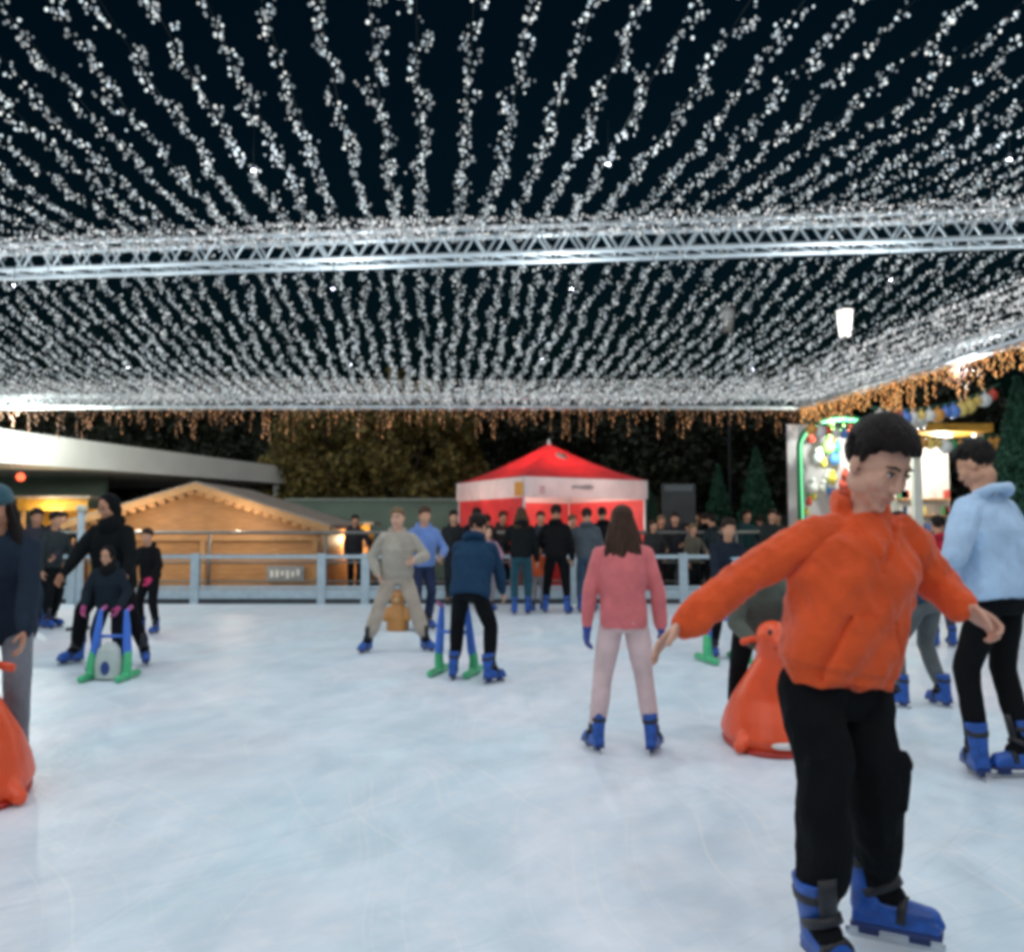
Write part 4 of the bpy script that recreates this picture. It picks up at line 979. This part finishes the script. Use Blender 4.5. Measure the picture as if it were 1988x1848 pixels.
# --- low yellow counters either side
def stall(name, x0, x1, yt, d, m, label, cat='stall', h=None, awn=None):
    a = q(x0, yt, d); b_ = q(x1, yt, d); r_ = empty(name, ((a.x + b_.x) / 2, d, 0)); H_ = a.z
    wdt = b_.x - a.x
    MB().box(((a.x + b_.x) / 2, d + .3, .5), (wdt, .6, 1.0)).build('counter', M['wood'], r_)
    MB().box(((a.x + b_.x) / 2, d + .3, 1.03), (wdt + .08, .7, .05)).build('counter_top', M['wood2'], r_)
    for x in (a.x + .05, b_.x - .05):
        MB().box((x, d + .05, (H_ + 1.06) / 2), (.07, .07, H_ - 1.06)).build('upright', M['wood2'], r_)
    MB().box(((a.x + b_.x) / 2, d + .9, (H_ - .2) / 2), (wdt, .06, H_ - .2)).build('back_wall', m, r_)
    MB().box(((a.x + b_.x) / 2, d - .02, H_ + .02 - .14), (wdt + .1, .05, .28)).build('fascia', m, r_)
    MB().box(((a.x + b_.x) / 2, d + .45, H_ + .04), (wdt + .3, 1.2, .06)).build('roof', awn or M['roof'], r_)
    it = MB()
    for k in range(int(wdt / .16)): it.box((a.x + .1 + k * .16, d + .25 + random.uniform(-.1, .1), 1.06 + .06), (.09, .09, random.uniform(.08, .2)))
    it.build('goods', M['whitecanvas'], r_)
    lg = MB().ell(((a.x + b_.x) / 2, d + .35, H_ - .20), .06).build('lamp', M['lampglow'], r_, True)
    l_ = bpy.data.lights.new('stall_lamp', 'POINT'); l_.energy = 14; l_.color = (1, .8, .5); l_.shadow_soft_size = .05
    o = bpy.data.objects.new('lamp_light', l_); COL.objects.link(o); o.parent = r_; o.location = (0, -.35, H_ - .35)
    tag(r_, label, cat); return r_
stall('market_stall', 40, 168, 968, 19.5, M['yellow'], 'yellow lit stall under the white roof at the left')
stall('market_stall', 655, 715, 1018, 21.0, M['yellow'], 'small yellow stall just right of the wooden chalet')
# --- white flat roof pavilion running back on the left
A = W(0, 852, 17.5); B = W(572, 930, 26.0); dr = (B - A).normalized(); A2 = A - dr * 5.5; zt, zb = 3.55, 2.72
pv = empty('white_pavilion', (A.x, A.y, 0)); tag(pv, 'long white flat roofed pavilion at the left with a thick sloping roof edge', 'pavilion')
pts = [(A2.x, A2.y), (B.x, B.y), (B.x - 9, B.y + 3.5), (A2.x - 12, A2.y + 2)]
rf = MB(); n = 4
# roof edge gently arched along its length
N_ = 24; Vv = []; 
for k in range(N_ + 1):
    t = k / N_; x = A2.x + (B.x - A2.x) * t; y = A2.y + (B.y - A2.y) * t; zz = -.30 * t
    x2 = pts[3][0] + (pts[2][0] - pts[3][0]) * t; y2 = pts[3][1] + (pts[2][1] - pts[3][1]) * t
    tk = .80 - .30 * t
    Vv += [(x, y, zt + zz - tk), (x, y, zt + zz), (x2, y2, zt + zz), (x2, y2, zt + zz - tk)]
F = []
for k in range(N_):
    o = k * 4
    for j in range(4): F.append((o + j, o + (j + 1) % 4, o + 4 + (j + 1) % 4, o + 4 + j))
F += [(3, 2, 1, 0), (N_ * 4, N_ * 4 + 1, N_ * 4 + 2, N_ * 4 + 3)]
rf.add(Vv, F).build('roof', M['white'], pv)
for t in (.05, .97):
    x = A2.x + (B.x - A2.x) * t - .35; y = A2.y + (B.y - A2.y) * t + .3; MB().tube([(x, y, 0), (x, y, zb + .1)], .10, 14).build('column', M['white'], pv, True)
MB().box((-14.4, 22.3, 1.45), (7.5, .2, 2.9)).build('wall', M['greenwall'], pv)
MB().box((-15.0, 22.16, 1.15), (2.2, .06, 2.1)).build('window', M['glass'], pv)
l_ = bpy.data.lights.new('pavilion_lamp', 'POINT'); l_.energy = 190; l_.color = (.93, 1, .90); l_.shadow_soft_size = .08
o = bpy.data.objects.new('lamp_light', l_); COL.objects.link(o); o.parent = pv; lpw = Vector((A.x + .7, A.y - .9, 3.5)); o.location = lpw - pv.location
MB().ell(W(40, 925, 18.5), .09).build('red_lamp', mat('red_glow', (.6, .1, .05), .4, emit=(1, .12, .05), estr=1.4), pv, True)
# --- green grey site wall
a = W(560, 972, 24); b_ = W(905, 972, 24)
gw = empty('garden_wall', ((a.x + b_.x) / 2, 24, 0)); MB().box(((a.x + b_.x) / 2, 24, a.z / 2), (b_.x - a.x, .25, a.z)).build('wall', M['greenwall'], gw)
MB().box(((a.x + b_.x) / 2, 24, a.z + .04), (b_.x - a.x + .1, .35, .07)).build('coping', mat('coping', (.30, .36, .31), .8), gw); tag(gw, 'plain grey green wall between the chalet and the red tent', 'wall')

# --- red tent
tc = W(1066, 1000, 18.6); TA = R(29); HW = 1.52
tn = empty('red_market_tent', (tc.x, tc.y, 0), 0); tag(tn, 'red pop up tent with a white valance and a pointed top beyond the ice', 'tent')
zv = W(1078, 968, 18.0).z; zu = W(1078, 932, 18.0).z; zp = W(1062, 862, 18.6).z
cs = [Vector((tc.x + HW * math.cos(TA + k * math.pi / 2 + math.pi / 4) * 1.414, tc.y + HW * math.sin(TA + k * math.pi / 2 + math.pi / 4) * 1.414, 0)) for k in range(4)]
top = Vector((tc.x, tc.y, zp)); rings = []
for t in np.linspace(0, 1, 9):
    z = zu + (zp - zu) * (t ** 1.35 * .75 + t * .25); w_ = 1 - t * .985
    ring = []
    for k in range(4):
        for s_ in range(6):
            u = s_ / 6; p_ = cs[k].lerp(cs[(k + 1) % 4], u); sagv = 1 - .06 * math.sin(u * math.pi) * (1 - t)
            ring.append((tc.x + (p_.x - tc.x) * w_ * sagv, tc.y + (p_.y - tc.y) * w_ * sagv, z))
    rings.append(ring)
Vv = [p_ for r_ in rings for p_ in r_]; nn = 24; F = []
for i in range(len(rings) - 1):
    for k in range(nn): F.append((i * nn + k, i * nn + (k + 1) % nn, (i + 1) * nn + (k + 1) % nn, (i + 1) * nn + k))
F.append(tuple((len(rings) - 1) * nn + k for k in range(nn)))
rf = MB().add(Vv, F).build('canopy', M['red'], tn)
so_m = rf.modifiers.new('thick', 'SOLIDIFY'); so_m.thickness = .012
MB().limb([(tc.x, tc.y, zp - .02), (tc.x, tc.y, zp + .09)], [.05, .03], 10).build('finial', M['white'], tn, True)
for k in range(4):
    a, b_ = cs[k], cs[(k + 1) % 4]; d_ = (b_ - a).normalized(); n_ = Vector((d_.y, -d_.x, 0)); rot = Matrix((d_, -n_, UP)).transposed()
    m_ = (a + b_) / 2
    Vl = MB(); N2 = 16; rows = []
    for j in range(N2 + 1):
        u = j / N2; p_ = a.lerp(b_, u) + n_ * .012 * math.sin(u * 31); rows += [(p_.x, p_.y, zu + .0), (p_.x, p_.y, zv - .02 * abs(math.sin(u * math.pi * 5)))]
    Vl.add(rows, [(2 * j, 2 * j + 1, 2 * j + 3, 2 * j + 2) for j in range(N2)])
    vo = Vl.build('valance', M['whitecanvas'], tn); vm = vo.modifiers.new('thick', 'SOLIDIFY'); vm.thickness = .01; vm.offset = 0
    MB().tube([(a.x + (tc.x - a.x) * .03, a.y + (tc.y - a.y) * .03, 0), (a.x + (tc.x - a.x) * .03, a.y + (tc.y - a.y) * .03, zu)], .025, 8).build('leg', M['alu'], tn, True)
    if n_.y > .1 or n_.x < -.6:      # side walls of red cloth at the back
        wl = MB(); c_ = m_ - n_ * .05; wl.box((c_.x, c_.y, zv / 2 + .3), ((b_ - a).length - .15, .015, zv - .62), rot); wl.build('side_wall', M['red'], tn)
# marks on the valance and the canopy: an orange square, grey unreadable words, a pale emblem
fr_ = [k for k in range(4) if ((cs[k] + cs[(k + 1) % 4]) / 2).y < tc.y]
def on_face(px_, py_):
    """point of a front valance face seen at that place"""
    best = None; o_ = Vector((0, 0, CAM_H)); dd = (W(px_, py_, 10) - o_).normalized()
    for k in range(4):
        a, b_ = cs[k], cs[(k + 1) % 4]; d_ = (b_ - a).normalized(); n_ = Vector((d_.y, -d_.x, 0))
        den = dd.dot(n_)
        if abs(den) < 1e-6: continue
        t = (a - o_).dot(n_) / den; p_ = o_ + dd * t; u = (p_ - a).dot(d_) / (b_ - a).length
        if 0 <= u <= 1 and (best is None or t < best[0]): best = (t, p_, d_, n_)
    return best
for (x, y, w_, h_, c_, nm) in ((1009, 948, .34, .27, (.85, .38, .08), 'orange_logo'), (1130, 945, .52, .07, (.30, .30, .32), 'grey_lettering'), (1052, 950, .12, .16, (.80, .48, .50), 'pink_emblem')):
    bf = on_face(x, y)
    if bf:
        t, p_, d_, n_ = bf; nf = n_ if n_.y < 0 else -n_
        lg = MB(); rot = Matrix((d_, nf, UP)).transposed()
        if 'letter' in nm:
            for k in range(9): lg.box(p_ + d_ * (-.24 + k * .06) + nf * .022 + UP * random.uniform(-.008, .008), (.042, .006, random.uniform(.05, .10)), rot)
        else: lg.box(p_ + nf * .022, (w_, .006, h_), rot)
        lg.build(nm, plastic(c_, .6), tn)
# pale disc emblem on the sloping front
k_ = min(range(4), key=lambda k: ((cs[k] + cs[(k + 1) % 4]) / 2).y); mid = (cs[k_] + cs[(k_ + 1) % 4]) / 2 - Vector((tc.x, tc.y, 0))
def roofp(t, push=0.0):
    w_ = 1 - t * .985; return Vector((tc.x + mid.x * w_ * .95, tc.y + mid.y * w_ * .95, zu + (zp - zu) * (t ** 1.35 * .75 + t * .25)))
p0, p1 = roofp(.60), roofp(.74); sl = (p1 - p0).normalized(); sd_ = (cs[(k_ + 1) % 4] - cs[k_]).normalized(); nn_ = sd_.cross(sl); nn_ = nn_ if nn_.y < 0 else -nn_
pc = (p0 + p1) / 2 + nn_ * .03
em = MB().loft([(pc, sd_ * .13, sl * .15), (pc + nn_ * .02, sd_ * .13, sl * .15)], 18, 2)
em.build('emblem', plastic((.85, .45, .38), .6), tn, True)
tb = empty('tent_table', (tc.x - .5, tc.y - .9, 0)); MB().box((tc.x - .5, tc.y - .9, 1.0), (1.9, .6, .04)).build('table_top', M['dark'], tb)
MB().box((tc.x - .5, tc.y - .9, .49), (1.84, .56, .94)).build('tablecloth', M['red'], tb); tag(tb, 'table with a red cloth under the red tent', 'table')
lt = bpy.data.lights.new('tent_lamp', 'POINT'); lt.energy = 70; lt.color = (1, .85, .7); lt.shadow_soft_size = .06
o = bpy.data.objects.new('lamp_light', lt); COL.objects.link(o); o.parent = tn; o.location = (0, -.2, zu - .15)
MB().ell((tc.x + .02, tc.y - .35, zu - .22), .07).build('lamp', M['warmglow'], tn, True)
# --- dark notice board, speaker like box right of the tent
nbx = empty('notice_board', W(1318, 1100, 18.9)); nbx.location.z = 0
MB().box((0, 0, 1.85), (.75, .12, 1.05)).build('panel', M['dark'], nbx, False, True); MB().box((0, -.065, 2.28), (.62, .02, .14)).build('header', mat('hdr', (.09, .11, .12), .5), nbx, False, True)
for sx in (-.33, .33): MB().box((sx, .0, .66), (.06, .06, 1.32)).build('leg', M['dark'], nbx, False, True)
tag(nbx, 'dark free standing notice board right of the red tent', 'notice board')

# --- toy stall with a green rounded front and colourful goods
def toy_stall():
    d = 17.6; c = W(1625, 900, d); r_ = empty('toy_stall', (c.x, d, 0)); gm = mat('green_arch', (.02, .26, .10), .5); gm2 = mat('gl', (.1, .5, .2), .5, emit=(.25, .95, .45), estr=.6)
    x0, x1 = W(1553, 900, d).x, W(1720, 900, d).x; cx = (x0 + x1) / 2; rad = (x1 - x0) / 2; zc = W(0, 870, d).z
    arc = [(cx + rad * math.cos(a), d, zc + rad * .72 * math.sin(a)) for a in np.linspace(math.pi, 0, 21)]
    MB().tube([(x0, d, .0)] + arc + [(x1, d, .0)], .07, 10).build('arch', gm, r_, True)
    MB().tube([(x0 + .02, d - .06, .9)] + [(p_[0], p_[1] - .06, p_[2] - .01) for p_ in arc] + [(x1 - .02, d - .06, .9)], .022, 8).build('light_tube', gm2, r_, True)
    MB().box((cx, d + .8, zc / 2 + .3), (2 * rad, .06, zc + .6)).build('back_wall', M['whitecanvas'], r_)
    MB().box((cx, d + .2, .5), (2 * rad - .2, .6, 1.0)).build('counter', M['white'], r_)
    cols = [(.8, .8, .78), (.05, .55, .2), (.75, .65, .1), (.7, .1, .06), (.8, .8, .75), (.1, .3, .7), (.3, .65, .15)]
    random.seed(11)
    for k in range(46):
        x = cx + random.uniform(-.9, .9) * (rad - .1); z = random.uniform(1.25, zc + rad * .45); y = d + random.uniform(.25, .65); t = MB(); sz = random.uniform(.07, .14)
        t.ell((x, y, z), sz, sz * .8, sz * 1.1); t.ell((x, y - .02, z + sz * 1.3), sz * .6); fuse(t, 'plush_toy', plastic(random.choice(cols), .7), r_, .02, 1)
    for xx in (-.4, .4):
        MB().ell((cx + xx, d + .15, zc + rad * .42), .07).build('lamp', M['lampglow'], r_, True)
    l_ = bpy.data.lights.new('toy_stall_lamp', 'POINT'); l_.energy = 45; l_.color = (.95, 1, .9); l_.shadow_soft_size = .07
    o = bpy.data.objects.new('lamp_light', l_); COL.objects.link(o); o.parent = r_; o.location = (cx - c.x, -.1, zc + rad * .3)
    tag(r_, 'brightly lit stall with a green rounded frame full of colourful toys', 'stall')
toy_stall()
# --- bright booth between the two near skaters
def booth():
    d = 17.0; x0, x1 = W(1778, 900, d).x, W(1900, 900, d).x; z1 = W(0, 842, d).z; r_ = empty('lit_booth', ((x0 + x1) / 2, d, 0)); cx = (x0 + x1) / 2
    MB().box((cx, d + 1.2, z1 / 2), (x1 - x0, .06, z1)).build('back_wall', M['white'], r_)
    for x in (x0, x1): MB().box((x, d, z1 / 2), (.16, .16, z1)).build('pillar', M['white'], r_)
    MB().box((cx, d + .5, z1 + .10), (x1 - x0 + .3, 1.6, .16)).build('canopy', M['yellow'], r_)
    MB().box((cx, d - .05, .5), (x1 - x0 - .2, .4, 1.0)).build('counter', M['wood'], r_)
    for k in range(3): MB().box((cx, d + 1.05, 1.3 + k * .35), (x1 - x0 - .2, .25, .03)).build('shelf', M['wood2'], r_)
    random.seed(9); 
    for k in range(26):
        x = cx + random.uniform(-.42, .42) * (x1 - x0); kk = random.randrange(3); MB().box((x, d + .98, 1.32 + kk * .35 + .09), (.09, .09, .17)).build('package', plastic(random.choice([(.6, .1, .08), (.1, .35, .15), (.7, .6, .2), (.7, .7, .7), (.1, .2, .5)])), r_)
    MB().box((cx, d + .3, z1 - .03), (.5, .12, .05)).build('lamp', M['lampglow'], r_)
    l_ = bpy.data.lights.new('booth_lamp', 'POINT'); l_.energy = 45; l_.color = (1, .97, .92); l_.shadow_soft_size = .07
    o = bpy.data.objects.new('lamp_light', l_); COL.objects.link(o); o.parent = r_; o.location = (0, .2, z1 - .2)
    tag(r_, 'white open booth with packed shelves between the boy and the man in light blue', 'booth')
booth()

def garland(x0, y0, x1, y1, d, sag, seed, lab):
    a = W(x0, y0, d); b_ = W(x1, y1, d + .6); r_ = empty('bauble_garland', a); random.seed(seed); n = 16; P_ = []
    for k in range(n + 1):
        t = k / n; p_ = a.lerp(b_, t); p_.z -= 4 * sag * t * (1 - t); P_.append(p_)
    MB().tube(P_, .03, 7).build('garland_rope', M['leaf_green'], r_, True)
    for k in range(1, n):
        c_ = random.choice([(.75, .75, .72), (.65, .30, .06), (.70, .08, .05), (.08, .40, .16), (.75, .55, .15), (.12, .25, .65), (.75, .75, .72)]); r0 = random.uniform(.07, .13); b0 = MB(); c0 = P_[k] - Vector((0, .02, r0 + .03))
        b0.ell(c0, r0); b0.tube([c0 + UPV * r0 * .9, c0 + UPV * (r0 + .04)], .022, 6); b0.build('bauble', plastic(c_, .25), r_, True)
    tag(r_, lab, 'garland')
garland(1560, 815, 1800, 800, 16.0, .22, 1, 'garland of coloured baubles strung from the toy stall to the booth')
garland(1690, 790, 1940, 745, 14.6, .20, 2, 'upper garland of coloured baubles just under the orange icicle lights')
garland(1760, 842, 1990, 835, 15.4, .12, 3, 'low garland of coloured baubles above the head of the man in light blue')
# ================================================================== STREET LAMPS
def street_lamp(x, yh, d, label, on):
    p_ = W(x, yh, d); r_ = empty('street_lamp', (p_.x, d, 0)); MB().tube([(p_.x, d, 0), (p_.x, d, p_.z)], [.07, .045], 10).build('pole', M['dark'], r_, True)
    MB().loft([((p_.x, d, p_.z - .55), (.16, 0, 0), (0, .16, 0)), ((p_.x, d, p_.z + .25), (.24, 0, 0), (0, .24, 0))], 16).build('lantern', M['lampglow'] if on else M['white'], r_, True)
    MB().loft([((p_.x, d, p_.z + .25), (.30, 0, 0), (0, .30, 0)), ((p_.x, d, p_.z + .42), (.08, 0, 0), (0, .08, 0))], 16).build('cap', M['dark'], r_, True)
    tag(r_, label, 'street lamp')
street_lamp(1640, 618, 26, 'street lamp whose lit lantern shines through the fairy lights at the upper right', True)
street_lamp(1412, 612, 27, 'paler street lamp left of the lit one, behind the fairy lights', False)

# ================================================================== TREES
def crown(n, shape, leaf, seed):
    rg = np.random.default_rng(seed); nc = 60
    C = []
    while len(C) < nc:
        p = rg.uniform(-1, 1, 3)
        if p @ p < 1: C.append(p)
    C = np.array(C) * np.array(shape) * .85; cr = rg.uniform(.16, .34, nc) * shape[0]
    k = rg.integers(0, nc, n); d = rg.normal(size=(n, 3)); d /= np.linalg.norm(d, axis=1)[:, None]
    P = C[k] + d * (cr[k] * rg.uniform(.5, 1.05, n))[:, None]
    return leaves(P, leaf, rg)
def cone_crown(n, rad, h, leaf, seed):
    rg = np.random.default_rng(seed); t = rg.beta(1.1, 1.7, n); th = rg.uniform(0, 2 * np.pi, n)
    tier = .78 + .22 * np.abs(np.sin(t * 26 + th * .5)); r = rad * (1 - t) * tier * (rg.uniform(.35, 1, n) ** .4) + .05
    P = np.stack([r * np.cos(th), r * np.sin(th), t * h - .12 * r * rg.uniform(.5, 1.2, n)], 1)
    return leaves(P, leaf, rg)
def leaves(P, leaf, rg):
    n = len(P); a = rg.normal(size=(n, 3)); a /= np.linalg.norm(a, axis=1)[:, None]; b = np.cross(a, rg.normal(size=(n, 3))); b /= np.linalg.norm(b, axis=1)[:, None]
    s = leaf * rg.uniform(.6, 1.4, n)[:, None]
    Vq = np.stack([P - a * s, P + b * s * .5, P + a * s, P - b * s * .5], 1).reshape(-1, 3)
    me = bpy.data.meshes.new('leaves'); me.vertices.add(4 * n); me.vertices.foreach_set('co', Vq.ravel()); me.loops.add(4 * n); me.loops.foreach_set('vertex_index', np.arange(4 * n, dtype=np.int32))
    me.polygons.add(n); me.polygons.foreach_set('loop_start', np.arange(0, 4 * n, 4, dtype=np.int32)); me.update(calc_edges=True); me.validate(); return me
TP = {}
def tree_proto(kind):
    o = empty('conifer_tree' if kind == 'fir' else 'leafy_tree')
    if kind == 'fir':
        me = cone_crown(14000, 1.7, 6.2, .10, 5); z = .5
        MB().tube([(0, 0, 0), (0, 0, 3), (0, 0, 6.3)], [.16, .10, .02], 8).build('trunk', M['bark'], o, True, True); lm = M['leaf_green']
    else:
        me = crown(16000, (2.1, 1.8, 2.3), .12, {'dark': 1, 'dark2': 2, 'olive': 3}[kind]); z = 3.4; tr = MB(); tr.tube([(0, 0, 0), (.05, 0, 1.6), (0, .05, 3.6)], [.20, .15, .08], 10)
        random.seed(4)
        for k in range(7):
            a = k * .9; tr.tube([(0.03, 0.02, 1.5 + k * .25), (.7 * math.cos(a), .7 * math.sin(a), 2.5 + k * .25), (1.3 * math.cos(a), 1.2 * math.sin(a), 3.2 + k * .3)], [.07, .045, .015], 6)
        tr.build('trunk', M['bark'], o, True, True); lm = M['leaf_olive_lit'] if kind == 'olive' else M['leaf_dark']
    me.materials.append(lm); c = bpy.data.objects.new('crown', me); COL.objects.link(c); c.parent = o; c.location.z = z
    return o
def tree(kind, x, d, sc, rz, label, group=None):
    p_ = W(x, 1000, d)
    if kind not in TP: TP[kind] = tree_proto(kind); o = TP[kind]
    else: o = dup(TP[kind])
    o.location = (p_.x, d, 0); o.rotation_euler.z = rz; o.scale = (sc, sc, sc)
    if 'group' in o: del o['group']
    tag(o, label, 'tree', group)
random.seed(21)
for i, x in enumerate((600, 700, 790, 870)):
    tree('olive', x, 26.5 + (i % 2) * 1.5, .92 + .08 * (i % 3), i * 1.7, 'olive green bushy tree with faint lamplight put into its leaf colour, behind the garden wall', 'olive trees behind the garden wall')
for i, x in enumerate(range(-260, 2500, 150)):
    tree('dark' if i % 2 else 'dark2', x + random.uniform(-40, 40), 31 + random.uniform(-2, 4), 1.05 + random.uniform(-.1, .25), i * 2.1, 'almost black leafy tree in the belt of trees far behind the stalls', 'dark trees far behind')
tree('fir', 1470, 20.5, .50, 0, 'dark green fir standing left of the toy stall')
tree('fir', 1395, 22.5, .46, 1.4, 'smaller dim fir between the red tent and the toy stall')
tree('fir', 1985, 15.5, .62, 2.1, 'bright green fir at the right edge above the man in light blue')
tree('fir', 1262, 19.8, .34, .8, 'little fir touching the right corner of the red tent')
tree('fir', 1925, 19.0, .52, 3.0, 'fir dotted with coloured lights behind the man in light blue')
# lights on the last one
lastfir = [o for o in bpy.data.objects if str(o.get('label', '')).startswith('fir dotted')][0]
rg = np.random.default_rng(8); P = []
for k in range(90):
    t = rg.beta(1.1, 1.5); th = rg.uniform(0, 6.28); r_ = 1.72 * (1 - t) ; P.append((r_ * math.cos(th), r_ * math.sin(th), .5 + t * 6.1))
bulbs_mb(P, .05).build('tree_bulbs', M['colour_bulb'], lastfir, False, True)
# dark hill line added so that no bright horizon shows
hl = MB(); n = 60; Vv = []
for k in range(n + 1):
    x = -160 + 320 * k / n; z = 7 + 3 * math.sin(k * .5) + 2 * math.sin(k * 1.3); Vv += [(x, 70, -1), (x, 78, z)]
hl.add(Vv, [(2 * k, 2 * k + 2, 2 * k + 3, 2 * k + 1) for k in range(n)])
tag(hl.build('added_hills', mat('hill', (.010, .016, .014), .95, .3, .3, 0), None, True), 'dark rise added to keep the horizon dark', kind='structure')
